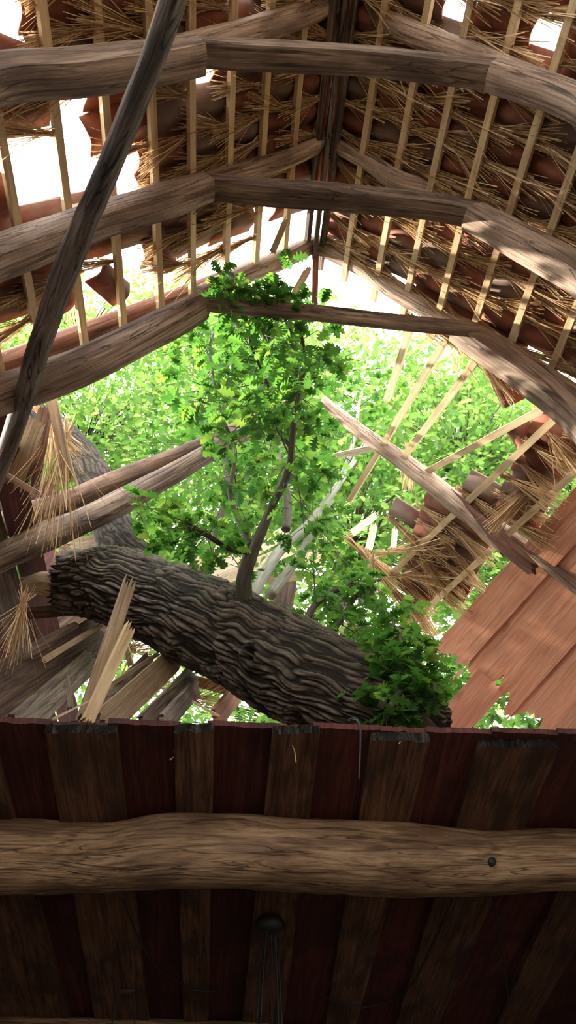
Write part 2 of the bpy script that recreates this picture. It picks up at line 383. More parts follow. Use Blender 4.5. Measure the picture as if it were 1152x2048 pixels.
# unseen gable added behind the camera to cut light, its doorway letting some in
def gable():
    V, Fc = [], []
    def box(x0, x1, z0, z1):
        b = len(V)
        for z in (z0, z1):
            for y in (-4.2, -4.0):
                V.extend([(x0, y, z), (x1, y, z)])
        Fc.extend([tuple(b+i for i in f) for f in ((0, 2, 3, 1), (4, 5, 7, 6), (0, 1, 5, 4), (2, 6, 7, 3), (0, 4, 6, 2), (1, 3, 7, 5))])
    box(-3.75, DOOR[0], 0, 2.9); box(DOOR[1], 4.7, 0, 2.9); box(-3.75, 4.7, 2.9, 3.3)
    b = len(V); V.extend([(-3.6, -4.2, 3.3), (4.56, -4.2, 3.3), (XR, -4.2, ZR), (-3.6, -4.0, 3.3), (4.56, -4.0, 3.3), (XR, -4.0, ZR)])
    Fc.extend([(b, b+1, b+2), (b+3, b+5, b+4), (b, b+3, b+4, b+1), (b+1, b+4, b+5, b+2), (b+2, b+5, b+3, b)])
    o = link('wall_front', mesh('wall_front', V, Fc, None, M['wall'], smooth=False)); o['kind'] = 'structure'; o['label'] = 'unseen limewashed gable wall with a doorway added to let in light'
DOOR = (-1.3, 2.3)
gable()
# unseen roof boarding added to block light; rear left slope kept open to admit it
def boarded(side, s0, s1, y0, y1, label):
    root = thing('roof', label, None, roofpt(side, s1, y0), kind='structure')
    n = int((s1-s0)/.28); w = (s1-s0)/n
    for k in range(n): board('sheathing_board', roofpt(side, s0+w*(k+.5), y0, .06), roofpt(side, s0+w*(k+.5), y1, .06), w*.99, .03, M['debris_brown'], root, NR if side > 0 else NL)
boarded(-1, 4.5, 6.6, -4.2, -.35, 'unseen light-blocking boards at the foot of the left roof slope behind the camera')
boarded(1, 0, 6.6, -4.2, -.35, 'unseen light-blocking boards over the right roof slope behind the camera')
boarded(-1, 4.0, 6.6, -.35, 9.8, 'unseen light-blocking boards at the foot of the left roof slope')
boarded(1, 4.0, 6.6, -.35, 9.8, 'unseen light-blocking boards at the foot of the right roof slope')

# ---- loft floor seen from below = ceiling
ceil = thing('ceiling', 'loft floor of dark red boards and brown cover planks seen from below', None, PC, kind='structure')
def quad_prism(name, a0, b0, a1, b1, th, mat, parent, jag=0, seed=0, mat_end=None):
    """plank on the loft plane: near edge a0-b0, far edge a1-b1 (undersides), thickness upward along NC"""
    n = 8; V, Fc, U = [], [], []; rs = random.Random(seed)
    W = (b0-a0).length; Ln = (a1-a0).length
    jj = [rs.uniform(-jag, jag) for _ in range(n+1)]
    for lv in (0, 1):
        for k in range(n+1):
            f = k/n
            near = a0.lerp(b0, f); far = a1.lerp(b1, f); d = (far-near).normalized()
            V.append(near+NC*(th*lv)+d*jj[k]*(1 if lv == 0 else .6)+NC*(.3*jj[(k*3) % (n+1)] if lv == 0 else 0)); V.append(far+NC*(th*lv))
    B = 2*(n+1)
    for k in range(n):
        i = 2*k; x0, x1 = k/n*W, (k+1)/n*W
        Fc.append((i, i+1, i+3, i+2)); U += [(0, x0), (Ln, x0), (Ln, x1), (0, x1)]
        Fc.append((B+i, B+i+2, B+i+3, B+i+1)); U += [(0, x0), (0, x1), (Ln, x1), (Ln, x0)]
        Fc.append((i, i+2, B+i+2, B+i)); U += [(0, x0), (0, x1), (.05, x1), (.05, x0)]
        Fc.append((i+1, B+i+1, B+i+3, i+3)); U += [(0, x0), (.05, x0), (.05, x1), (0, x1)]
    Fc.append((0, B, B+1, 1)); U += [(0, 0), (0, th), (Ln, th), (Ln, 0)]
    j = 2*n; Fc.append((j, j+1, B+j+1, B+j)); U += [(0, 0), (Ln, 0), (Ln, th), (0, th)]
    me = mesh(name, V, Fc, U, mat, smooth=False)
    if mat_end:
        me.materials.append(mat_end)
        for k in range(n): me.polygons[4*k+2].material_index = 1
    return link(name, me, parent)
def lin(x0, y0, x1, y1, y): return x0+(x1-x0)*(y-y0)/(y1-y0)
# cover planks: x at y=1470, x at y=1612 of their left and right edges, y of the near end
covers = [(-190, -145, -22, 18, 1462), (90, 115, 232, 248, 1466), (347, 352, 428, 425, 1464), (545, 530, 640, 622, 1468), (745, 722, 865, 828, 1482), (968, 925, 1130, 1068, 1494), (1262, 1196, 1400, 1318, 1490)]
YFAR = 2110
# far planks are carried on to Y about 9 m along their own lines
def runfar(p, q, Y=9.4):
    d = q-p; return p+d*((Y-p.y)/d.y)
for i, (l0, l1, r0, r1, ye) in enumerate(covers):
    off = -.055
    a = pxceil(l0, 1470, off); b = pxceil(lin(l0, 1470, l1, 1612, 1900), 1900, off)
    c = pxceil(r0, 1470, off); d = pxceil(lin(r0, 1470, r1, 1612, 1900), 1900, off)
    ynear = pxceil((l0+r0)/2, ye, off).y
    A = runfar(a, b, ynear+.01); B = runfar(c, d, ynear-.01)
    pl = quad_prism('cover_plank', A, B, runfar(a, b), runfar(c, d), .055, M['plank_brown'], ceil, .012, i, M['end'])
# red boards above, each spanning the gap between two cover planks
gaps = [(covers[i][2]-14, covers[i][3]-14, covers[i+1][0]+14, covers[i+1][1]+14) for i in range(len(covers)-1)]
lips = [1432, 1436, 1440, 1444, 1452, 1456]
for i, (l0, l1, r0, r1) in enumerate(gaps):
    a = pxceil(l0, 1470); b = pxceil(lin(l0, 1470, l1, 1612, 1900), 1900)
    c = pxceil(r0, 1470); d = pxceil(lin(r0, 1470, r1, 1612, 1900), 1900)
    yn = pxceil((l0+r0)/2, lips[i]+14).y
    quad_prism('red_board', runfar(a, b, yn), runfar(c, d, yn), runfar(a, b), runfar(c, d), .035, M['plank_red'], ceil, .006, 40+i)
# boards over the cover planks (the second course, flush above)
for i, (l0, l1, r0, r1, ye) in enumerate(covers):
    a = pxceil(l0+14, 1470, .002); b = pxceil(lin(l0, 1470, l1, 1612, 1900)+14, 1900, .002)
    c = pxceil(r0-14, 1470, .002); d = pxceil(lin(r0, 1470, r1, 1612, 1900)-14, 1900, .002)
    yn = pxceil((l0+r0)/2, 1452+i*3).y
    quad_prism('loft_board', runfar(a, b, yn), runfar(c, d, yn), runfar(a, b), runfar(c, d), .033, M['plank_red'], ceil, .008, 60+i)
for x0, x1 in ((-3.55, None), (None, 4.5)):
    # outer strips of the loft towards the side walls
    l = pxceil(-190, 1470); l2 = pxceil(-25, 1900); r = pxceil(1400, 1470); r2 = pxceil(1150, 1900)
    e_ = Vector((.09, 0, 0)); up_ = NC*.036
    l, l2, r, r2 = l+e_+up_, l2+e_+up_, r-e_+up_, r2-e_+up_
    if x1 is None:
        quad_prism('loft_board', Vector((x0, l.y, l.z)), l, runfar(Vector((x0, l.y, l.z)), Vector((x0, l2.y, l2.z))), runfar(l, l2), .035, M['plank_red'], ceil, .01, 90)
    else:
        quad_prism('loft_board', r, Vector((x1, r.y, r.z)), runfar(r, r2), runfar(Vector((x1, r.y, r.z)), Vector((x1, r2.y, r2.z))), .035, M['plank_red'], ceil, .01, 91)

# ---- hewn ceiling beams
def ceil_beam(pxs, h, dpt, label, mat, name='ceiling_beam'):
    pts = []
    for x, ytop, hh in pxs:
        p = pxceil(x, ytop, -.055); pts.append((Vector((p.x, p.y+dpt/2, p.z-hh/2)), dpt, hh))
    o = timber(name, pts, mat, None, up=(0, 0, 1), power=5.5, rough=.07, wane=.09, step=.05, seg=36, seed=5.5)
    tag(o, label, 'beam'); return o
b1 = ceil_beam([(-420, 1618, .37), (0, 1618, .37), (200, 1624, .36), (370, 1604, .39), (600, 1612, .38), (800, 1628, .37), (950, 1640, .34), (1152, 1640, .32), (1560, 1655, .34)], .37, .40, 'thick hewn oak beam crossing the whole picture under the loft floor', M['beam'])
p = pxceil(984, 1640, -.055); p = atY(984, 1723, p.y)
tube('peg_hole_plug', [(p.x, p.y-.012, p.z, .022), (p.x, p.y+.05, p.z, .022)], M['black'], b1, 14, .05)  # black plug stands in for the shade inside a peg hole
b2 = ceil_beam([(-420, 2012, .25), (0, 2024, .25), (250, 2030, .24), (490, 2038, .25), (800, 2060, .25), (1152, 2090, .25), (1500, 2110, .25)], .25, .3, 'lower rough beam at the very bottom edge, far under the loft', M['beam'])

# ================================================================== ROOF
TRUSS_Y = {1: 1.235, 2: 2.12, 3: 2.95, 4: 4.47}
GAUGE, PITCHY = 0.325, 0.215        # batten gauge down the slope, tile spacing along the ridge

def make_tile_mesh():
    L, W, T = .40, .245, .016; n = 10; V, Fc = [], []
    def prof(f):            # S-shaped pantile, underside
        return .045*math.cos(f*2*math.pi*.78+.35)+.012*f
    for lv in (0, 1):
        for j in range(3):
            for k in range(n+1):
                f = k/n; y = (f-.5)*W
                V.append((( j/2-.5)*L, y, prof(f)+lv*T+.006*math.sin(j*1.7)))
    R = n+1; B = 3*R
    for j in range(2):
        for k in range(n):
            i = j*R+k
            Fc.append((i, i+R, i+R+1, i+1)); Fc.append((B+i, B+i+1, B+i+R+1, B+i+R))
    for k in range(n):
        Fc.append((k, k+1, B+k+1, B+k)); i = 2*R+k; Fc.append((i, B+i, B+i+1, i+1))
    for j in range(2):
        i = j*R; Fc.append((i, B+i, B+i+R, i+R)); i = j*R+n; Fc.append((i, i+R, B+i+R, B+i))
    return mesh('tile', V, Fc, None, M['tile'])
TILE = make_tile_mesh()

def make_straw(seed, n=80, L=.44, w0=.038, w1=.08, thick=.0052, droop=.02, loose=.10):
    """bundle of straws tied near x=0, fanning out to x=L; +Z outward of roof"""
    rs = random.Random(seed); V, Fc = [], []
    for i in range(n):
        y0, z0 = rs.gauss(0, w0*.5), rs.gauss(0, w0*.35)
        Lx = L*rs.uniform(.6, 1.12); x0 = -L*.24*rs.uniform(.3, 1.2)
        fan = 2.6 if rs.random() < loose else 1
        y1, z1 = y0*1.2+rs.gauss(0, w1*.45)*fan, z0-rs.random()*droop+rs.gauss(0, w1*.22)*fan
        yb, zb = y0*.6-rs.gauss(0, w1*.16), z0+rs.gauss(0, w1*.12)
        P = [Vector((x0, yb, zb)), Vector((0, y0*.55, z0*.55)), Vector((Lx*.55, (y0*.55+y1)*.5+rs.gauss(0, .006), (z0+z1)*.5)), Vector((Lx, y1, z1))]
        th = rs.uniform(0, 2*math.pi); wv = Vector((0, math.cos(th), math.sin(th)))*thick*rs.uniform(.6, 1.3)
        b = len(V)
        for p in P: V += [p-wv*.5, p+wv*.5]
        for k in range(3): Fc.append((b+2*k, b+2*k+1, b+2*k+3, b+2*k+2))
    return mesh('straw_bundle', V, Fc, None, M['straw'], smooth=False)
STRAW = [make_straw(s) for s in range(6)]
STRAW_T = [make_straw(20+s, 46, .38, .03, .07, loose=.05) for s in range(3)]
STRAW_LONG = [make_straw(40+s, 60, .8, .04, .2, .005, .05, .35) for s in range(3)]

# open places in the roof, as seen from below
HOLES_L = [
    [(-60, 15), (60, 22), (66, 62), (-60, 60)],
    [(60, 160), (262, 150), (226, 225), (262, 300), (270, 340), (180, 378), (60, 402), (-90, 420), (-90, 225), (88, 245)],
    [(80, 62), (150, 70), (150, 98), (70, 98)],
    [(370, 55), (455, -10), (540, -60), (545, 10), (470, 60)],
    [(372, 125), (446, 122), (446, 190), (365, 218)],
    [(298, 340), (368, 318), (368, 358), (290, 378)],
    [(180, 375), (270, 365), (300, 400), (290, 452), (190, 480)],
    [(-10, 395), (70, 395), (70, 420), (-10, 420)],
]
EDGE_L = [(-400, 760), (-60, 740), (30, 690), (90, 610), (170, 575), (215, 500), (290, 480), (300, 535), (350, 530), (430, 488), (560, 425), (640, 400)]   # tiles remain above this line
HOLES_R = [[(700, 135), (770, 135), (752, 185), (700, 180)], [(868, 10), (912, 5), (912, 75), (880, 90)], [(1010, 50), (1130, 20), (1125, 85), (1005, 80)], [(640, 480), (700, 480), (775, 545), (770, 600), (640, 600)]]
EDGE_R = [(600, 440), (650, 470), (700, 490), (780, 572), (830, 622), (920, 680), (1000, 722), (1060, 735), (1130, 750), (1260, 790), (1500, 900)]
REG_R = [[(1005, 850), (1110, 835), (1110, 940), (1040, 930)], [(985, 950), (1105, 960), (1105, 1040), (1010, 1060)], [(800, 1020), (985, 985), (955, 1095), (850, 1240), (800, 1180)], [(1105, 850), (1300, 860), (1300, 1000), (1130, 960)]]
def below(edge, x, y):
    for (x0, y0), (x1, y1) in zip(edge, edge[1:]):
        if x0 <= x <= x1: return y > y0+(y1-y0)*(x-x0)/(x1-x0)
    return y > (edge[0][1] if x < edge[0][0] else edge[-1][1])

def build_roof(side, label):
    n, d = (NR, DR) if side > 0 else (NL, DL)
    root = thing('roof', label, None, roofpt(side, 4.6, 3.0), kind='structure')
    rs = random.Random(11+side)
    ey = Vector((0, 1, 0))
    smax = 4.4 if side < 0 else 4.4
    # battens (s from ridge)
    bl = []
    for i in range(13):
        s = (.10 if i == 0 else .06+GAUGE*i*1.0)+rs.uniform(-.012, .012)
        bl.append(s)
        y0 = -.35; y1 = 3.02 if side < 0 else 3.06+.1*rs.random()
        p0 = roofpt(side, s+rs.uniform(-.01, .01), y0); p1 = roofpt(side, s+rs.uniform(-.01, .01), y1)
        board('batten', p0, p1, .05, .034, M['batten'] if i else M['collar'], root, n, 0, .02)
    nt_ = 0
    for i in range(12):
        s0 = .06+GAUGE*i
        for j in range(40):
            Y = -.25+PITCHY*j
            sc_ = s0+.19
            P = roofpt(side, sc_, Y); x, y = proj(P)
            if x < -420 or x > 1600: continue
            if Y > 9: continue
            if side < 0:
                ok = not below(EDGE_L, x, y) and not any(inpoly(x, y, h) for h in HOLES_L)
            else:
                ok = (not below(EDGE_R, x, y) and not any(inpoly(x, y, h) for h in HOLES_R)) or any(inpoly(x, y, h) for h in REG_R)
            if not ok: continue
            tilt = rs.gauss(.10, .02); yaw = rs.gauss(0, .03)
            if side < 0 and rs.random() < .12: yaw += rs.gauss(0, .2)
            # local x down the slope, y along the ridge, z outward
            yy = ey if side < 0 else -ey
            zz = d.cross(yy)
            if zz.dot(n) < 0: yy = -yy; zz = -zz
            m = Matrix(((d.x, yy.x, zz.x, 0), (d.y, yy.y, zz.y, 0), (d.z, yy.z, zz.z, 0), (0, 0, 0, 1)))
            loc = roofpt(side, sc_+rs.uniform(-.012, .012), Y+rs.uniform(-.012, .012), .085)
            link('tile', TILE, root, Matrix.Translation(loc) @ m @ Matrix.Rotation(-tilt*.9, 4, 'Y') @ Matrix.Rotation(yaw, 4, 'Z'))
            nt_ += 1
            if rs.random() < (.95 if side > 0 else .85):
                me = STRAW[rs.randrange(6)]
                loc = roofpt(side, s0+.06+rs.uniform(-.03, .05), Y+PITCHY*.5+rs.uniform(-.03, .03), .028+rs.uniform(-.006, .006))
                sc = rs.uniform(.8, 1.12)
                link('straw_bundle', me, root, Matrix.Translation(loc) @ m @ Matrix.Rotation(rs.gauss(0, .16), 4, 'Z') @ Matrix.Rotation(rs.uniform(-.02, .1), 4, 'Y') @ Matrix.Scale(sc, 4))
    print('TILES', side, nt_)
    return root
roofL = build_roof(-1, 'left roof slope with pale battens, red clay tiles, straw wisps and big ragged holes')
roofR = build_roof(1, 'right roof slope with pale battens, red clay tiles and straw wisps, mostly whole')

# ridge capping
ridge = thing('ridge', 'dark ridge board capped with half round clay tiles', None, (XR, 1.6, ZR), kind='structure')
board('ridge_board', (XR, -.4, ZR-.06), (XR, 3.0, ZR-.06), .035, .16, M['brace'], ridge, (0, 0, 1), 0, .05)
board('ridge_board_end', (XR+.01, 2.98, ZR-.10), (XR+.02, 3.28, ZR-.62), .05, .02, M['rafter_red'], ridge, (0, -1, 0), 0, .05)
def ridge_tile_mesh():
    V, Fc = [], []; n = 10
    for r in (.13, .147):
        for j in range(2):
            for k in range(n+1):
                th = math.pi*k/n; V.append((r*math.cos(th), (j-.5)*.42, r*math.sin(th)*.9))
    R = n+1
    for k in range(n):
        Fc.append((k, k+1, R+k+1, R+k)); Fc.append((2*R+k, 3*R+k, 3*R+k+1, 2*R+k+1)); Fc.append((k, 2*R+k, 2*R+k+1, k+1)); Fc.append((R+k, R+k+1, 3*R+k+1, 3*R+k))
    return mesh('ridge_tile', V, Fc, None, M['tile'])
RT = ridge_tile_mesh()
for k in range(7): link('ridge_tile', RT, ridge, Matrix.Translation((XR, .0+.38*k, ZR+.02)) @ Matrix.Rotation(.03*(k % 2), 4, 'X'))

# ================================================================== TRUSSES
def tpts(Y, lst, eave=0):
    """(px, py, width, height[, dY])"""
    out = []
    for q in lst:
        out.append((atY(q[0], q[1], Y+(q[4] if len(q) > 4 else 0)), q[2], q[3]))
    if eave:        # carry the timber on down to the wall head
        d = DR if eave > 0 else DL; p = out[-1][0]
        if p.z > 3.4: out.append((p+d*((p.z-3.05)/-d.z), lst[-1][2], lst[-1][3]))
    return out
UPL, UPR = NL, NR
tr1 = thing('roof_truss', 'nearest roof truss at the top with a broad dark collar beam', 'roof truss', roofpt(-1, 4.4, TRUSS_Y[1]))
Y = TRUSS_Y[1]
timber('rafter', tpts(Y, [(700, -8, .13, .14), (560, 45, .15, .15), (380, 95, .15, .16), (200, 130, .15, .16), (0, 160, .15, .16), (-250, 235, .15, .16)], -1), M['rafter'], tr1, UPL, 4, .08, .08)
timber('strut', tpts(Y-.10, [(395, 112, .17, .17), (320, 122, .17, .24), (150, 145, .17, .27), (0, 156, .17, .28), (-250, 210, .17, .28)], -1), M['collar'], tr1, UPL, 8, .06, .04)
timber('collar_beam', tpts(Y-.08, [(320, 98, .14, .10), (460, 108, .14, .135), (700, 120, .14, .14), (900, 140, .14, .15), (1010, 152, .14, .17)]), M['collar'], tr1, (0, 0, 1), 8, .05, .03)
timber('strut', tpts(Y-.08, [(985, 150, .16, .17), (1060, 172, .16, .20), (1152, 205, .16, .20), (1420, 330, .16, .20)], 1), M['rafter'], tr1, UPR, 8, .06, .04)
timber('rafter', tpts(Y, [(694, -8, .13, .12), (800, 55, .14, .15), (900, 95, .14, .14), (1010, 135, .13, .10), (1200, 215, .13, .12), (1420, 310, .13, .12)], 1), M['rafter'], tr1, UPR, 4, .08, .08)

tr2 = thing('roof_truss', 'middle roof truss with a long sagging collar beam, right leg partly sunlit', 'roof truss', roofpt(-1, 4.4, TRUSS_Y[2]))
Y = TRUSS_Y[2]
timber('rafter', tpts(Y, [(656, 280, .12, .12), (560, 322, .14, .15), (430, 358, .15, .16), (300, 400, .15, .16), (150, 432, .15, .16), (0, 462, .16, .17), (-250, 540, .16, .17)], -1), M['rafter'], tr2, UPL, 3.2, .10, .09)
timber('strut', tpts(Y-.1, [(412, 374, .17, .17), (330, 402, .17, .20), (200, 440, .17, .20), (100, 478, .17, .22), (0, 515, .17, .24), (-200, 590, .17, .24)], -1), M['rafter'], tr2, UPL, 8, .06, .04)
timber('collar_beam', tpts(Y-.06, [(392, 370, .15, .14), (520, 384, .15, .16), (680, 395, .15, .165), (850, 412, .15, .17), (962, 432, .15, .16)]), M['collar'], tr2, (0, 0, 1), 8, .05, .03)
timber('strut', tpts(Y-.06, [(945, 432, .17, .19), (1040, 482, .17, .24), (1152, 545, .17, .26), (1380, 690, .17, .26)], 1), M['rafter'], tr2, UPR, 8, .06, .04)
timber('rafter', tpts(Y, [(660, 284, .11, .10), (740, 325, .13, .14), (800, 362, .13, .16), (880, 385, .13, .12), (1000, 440, .13, .12), (1152, 520, .13, .12), (1380, 640, .13, .12)], 1), M['rafter'], tr2, UPR, 3.4, .10, .09)

tr3 = thing('roof_truss', 'farthest whole roof truss with a thin straight collar plank among oak leaves', 'roof truss', roofpt(-1, 4.4, TRUSS_Y[3]))
Y = TRUSS_Y[3]
timber('rafter', tpts(Y, [(634, 484, .14, .13), (560, 520, .15, .17), (480, 552, .15, .17), (400, 590, .14, .14)]), M['rafter'], tr3, UPL, 3.5, .10, .09)
timber('rafter_pole', tpts(Y+.02, [(450, 556, .12, .12), (330, 605, .14, .14), (200, 655, .15, .15), (0, 732, .16, .16), (-200, 815, .16, .16)], -1), M['rafter_red'], tr3, UPL, 2.0, .08, 0)
timber('strut', tpts(Y-.1, [(402, 612, .17, .17), (330, 650, .17, .21), (200, 715, .17, .24), (80, 765, .17, .25), (0, 790, .17, .24), (-200, 880, .17, .24)], -1), M['rafter'], tr3, UPL, 8, .06, .04)
timber('collar_beam', tpts(Y-.13, [(360, 600, .06, .05), (440, 612, .07, .13), (620, 625, .07, .15), (800, 645, .07, .15), (955, 660, .07, .13)]), M['collar'], tr3, (0, 0, 1), 6, .04, .03)
timber('strut', tpts(Y-.06, [(915, 660, .17, .17), (980, 700, .18, .23), (1060, 755, .18, .24), (1152, 828, .18, .24), (1350, 1010, .18, .24)], 1), M['rafter'], tr3, UPR, 8, .06, .04)
timber('rafter', tpts(Y, [(628, 486, .13, .14), (720, 530, .14, .18), (800, 585, .14, .16), (900, 640, .14, .13), (1000, 690, .13, .12), (1152, 790, .13, .12), (1350, 930, .13, .12)], 1), M['rafter'], tr3, UPR, 4.5, .07, .07)

tr4 = thing('roof_truss', 'left half of the broken truss, a squared rafter and a reddish pole above the trunk', 'roof truss', roofpt(-1, 4.4, TRUSS_Y[4]))
Y = TRUSS_Y[4]
timber('rafter', tpts(Y, [(585, 838, .12, .12), (480, 870, .15, .15), (350, 945, .16, .20), (200, 1025, .16, .24), (100, 1070, .16, .26), (0, 1115, .16, .26), (-200, 1210, .16, .26)], -1), M['collar'], tr4, UPL, 5, .08, .1, split=-.05)
timber('rafter_pole', tpts(Y+.12, [(590, 800, .07, .06), (520, 832, .10, .10), (400, 892, .14, .15), (270, 945, .16, .17), (130, 1005, .18, .19), (-100, 1100, .19, .2)], -1), M['debris_brown'], tr4, UPL, 2.2, .10, 0, split=-.12)

br = thing('broken_rafter', 'snapped rafter hanging out over the hole, its splintered end on the red planks', 'rafter', roofpt(1, 4.0, TRUSS_Y[4]))
timber('rafter', tpts(Y, [(655, 808, .09, .08), (720, 862, .13, .14), (800, 918, .15, .16), (880, 980, .15, .17), (950, 1040, .14, .15), (1000, 1095, .06, .07)]), M['rafter'], br, UPR, 4.5, .08, .08, split=5.10)
timber('rafter_splinter', tpts(Y-.05, [(905, 985, .05, .03), (965, 1045, .13, .09), (1010, 1090, .15, .12), (1062, 1135, .13, .09)]), M['rafter_red'], br, UPR, 4, .16, .1, split=5.06)
timber('rafter_foot', tpts(Y+.06, [(915, 985, .06, .06), (1000, 1052, .11, .11), (1080, 1110, .13, .15), (1152, 1165, .14, .17), (1320, 1300, .14, .18)]), M['rafter'], br, UPR, 5, .08, .08, split=-.06)

wb = thing('wind_brace', 'long dark weathered pole running diagonally across the left trusses', 'brace', pxroof(-1, -60, 1080, -.42))
def loff(P): return (P-RIDGE).dot(NL)
o1, o3 = loff(atY(290, 150, .86)), loff(atY(75, 740, 2.62))
timber('pole', [(pxroof(-1, x, y, o1+(o3-o1)*(y-150)/590), w, w) for x, y, w in [(376, -90, .075), (336, 30, .08), (288, 160, .085), (215, 340, .095), (165, 460, .115), (110, 600, .12), (70, 720, .12), (20, 880, .12), (-60, 1080, .12)]], M['brace'], wb, UPL, 3.2, .12, .06)

# ================================================================== FALLEN OAK
def pol(lst):     # (px, py, Y, radius in px) -> xyz r
    out = []
    for x, y, Yv, rp in lst:
        P = atY(x, y, Yv); out.append((*P, rp*depth(P)/FPX))
    return out
oak = thing('fallen_oak', 'big fallen oak trunk with deeply furrowed bark lying across the loft', 'tree', atY(650, 1480, 4.15))
def bark_tube(name, pts, nseg, step, amp, parent, bumps=(), cap=True, seed=0.0, rag=0.0, mat='bark'):
    L = sum(math.dist(pts[i][:3], pts[i+1][:3]) for i in range(len(pts)-1)); n = int(L/step)
    S = resample(pts, n); V, Fc, U, fur = [], [], [], []
    ref = Vector((.1, .3, .95))
    for i, q in enumerate(S):
        a = Vector(S[min(i+1, n)][:3])-Vector(S[max(i-1, 0)][:3]); a.normalize()
        s = a.cross(ref); s.normalize(); u2 = s.cross(a); c = Vector(q[:3]); l = L*i/n; R = q[3]
        for k in range(nseg):
            th = 2*math.pi*k/nseg; dv = s*math.cos(th)+u2*math.sin(th); P = c+dv*R
            # furrows: warped ridges stretched along the stem
            wv = .05*nz(P.x*5+seed, P.y*5, P.z*5)
            e = Vector((l*2.8+.7*nz(P.x*4, P.y*4, P.z*4+seed), 0, 0))
            cx_, sx_ = math.cos(th+wv*3), math.sin(th+wv*3)
            f1 = R*27.0
            dist, _ = mnoise.voronoi(Vector((e.x, cx_*f1, sx_*f1)), distance_metric='DISTANCE', exponent=2.5)
            q_ = min(1.0, (dist[1]-dist[0])/.33); f = q_*q_*(3-2*q_)
            d2, _ = mnoise.voronoi(Vector((e.x*3.1+5, cx_*f1*.9, sx_*f1*.9)), distance_metric='DISTANCE', exponent=2.5)
            f *= .6+.4*min(1.0, (d2[1]-d2[0])/.3)
            f *= .78+.45*nz(P.x*9, P.y*9, P.z*9)+.25*nz(P.x*33, P.y*33, P.z*33)
            h = amp*(f-.6)+R*.06*nz(P.x*2.2+seed, P.y*2.2, P.z*2.2)
            P = P+dv*h
            for bp, br_, bh in bumps:
                dd = (P-bp).length
                if dd < br_*2.2:
                    t = dd/br_; P = P+dv*(bh*math.exp(-(t-.75)**2*6)-bh*1.0*math.exp(-t*t*6)); f *= .55+.45*min(1, t*.6)+.25*math.sin(t*16)*math.exp(-t)
            if rag and (i < 3): P = P-a*(rag*abs(nz(k*.9+seed, 3.3, 1)))
            V.append(P); fur.append(max(0, min(1, f)))
    for i in range(n):
        for k in range(nseg):
            k2 = (k+1) % nseg; Fc.append((i*nseg+k, i*nseg+k2, (i+1)*nseg+k2, (i+1)*nseg+k))
            v0, v1 = k/nseg*6.28*pts[0][3], (k+1)/nseg*6.28*pts[0][3]
            U += [(L*i/n, v0), (L*i/n, v1), (L*(i+1)/n, v1), (L*(i+1)/n, v0)]
    for i in (0, n):
        c = sum((V[i*nseg+k] for k in range(nseg)), Vector())/nseg; ci = len(V); V.append(c); fur.append(0)
        for k in range(nseg):
            k2 = (k+1) % nseg; Fc.append((i*nseg+k2, i*nseg+k, ci) if i == 0 else (i*nseg+k, i*nseg+k2, ci)); U += [(0, 0)]*3
    me = mesh(name, V, Fc, U, M[mat])
    at = me.attributes.new('furrow', 'FLOAT', 'POINT'); at.data.foreach_set('value', np.array(fur, dtype=np.float32))
    return link(name, me, parent)
tp = pol([(150, 1165, 5.05, 66), (225, 1172, 4.92, 80), (330, 1208, 4.72, 86), (440, 1262, 4.55, 95), (540, 1315, 4.42, 101), (650, 1372, 4.30, 106), (760, 1428, 4.32, 108), (815, 1455, 4.45, 100), (835, 1462, 4.5, 92)])
kc = atY(508, 1312, 4.46); knot = kc-(kc-CAM).normalized()*(101*depth(kc)/FPX)
trunk = bark_tube('trunk', tp, 330, .012, .034, oak, [(knot, .085, .055)], rag=.15)
# pull the knot onto the real surface
up_limb = pol([(275, 1175, 4.85, 64), (250, 1110, 4.95, 48), (226, 1050, 5.15, 40), (198, 975, 5.4, 37), (155, 905, 5.7, 35), (90, 850, 6.0, 34), (0, 800, 6.4, 32)])
bark_tube('limb', up_limb, 130, .016, .018, oak, seed=3.0, mat='bark_dark')

# branches of the fallen tree (thing > branch)
TW_V, TW_F, TW_U = [], [], []
leafP, leafD, leafN, leafS = [], [], [], []
leafB, CURB = [], [None]
def add_leaf(P, D, Nn, s): leafB.append(CURB[0]); leafP.append(tuple(P)); leafD.append(tuple(D)); leafN.append(tuple(Nn)); leafS.append(s)
def rnd_dir(rs, up=.2, zflat=.7):
    v = Vector((rs.gauss(0, 1), rs.gauss(0, 1), rs.gauss(0, zflat)+up)); v.normalize(); return v
def twig(P, d, L, rs, nleaf=7, size=.12, r=.004):
    Q = P+d*L*.5+Vector((0, 0, .03*L)); E_ = P+d*L+Vector((0, 0, -.06*L))
    v, f, u = tube_data([(*P, r), (*Q, r*.7), (*E_, r*.4)], 4, .12, base=len(TW_V)); TW_V.extend(v); TW_F.extend(f); TW_U.extend(u)
    for k in range(nleaf):
        t = 1.0 if k < nleaf*.6 else rs.uniform(.45, .95)
        at = P.lerp(E_, t)
        ang = rs.uniform(0, 6.28); side = Vector((math.cos(ang), math.sin(ang), rs.uniform(-.55, .2)))
        D = (d*.7+side).normalized(); Nn = Vector((rs.gauss(0, .35), rs.gauss(0, .35), 1)).normalized()
        add_leaf(at, D, Nn, size*rs.uniform(.7, 1.25))
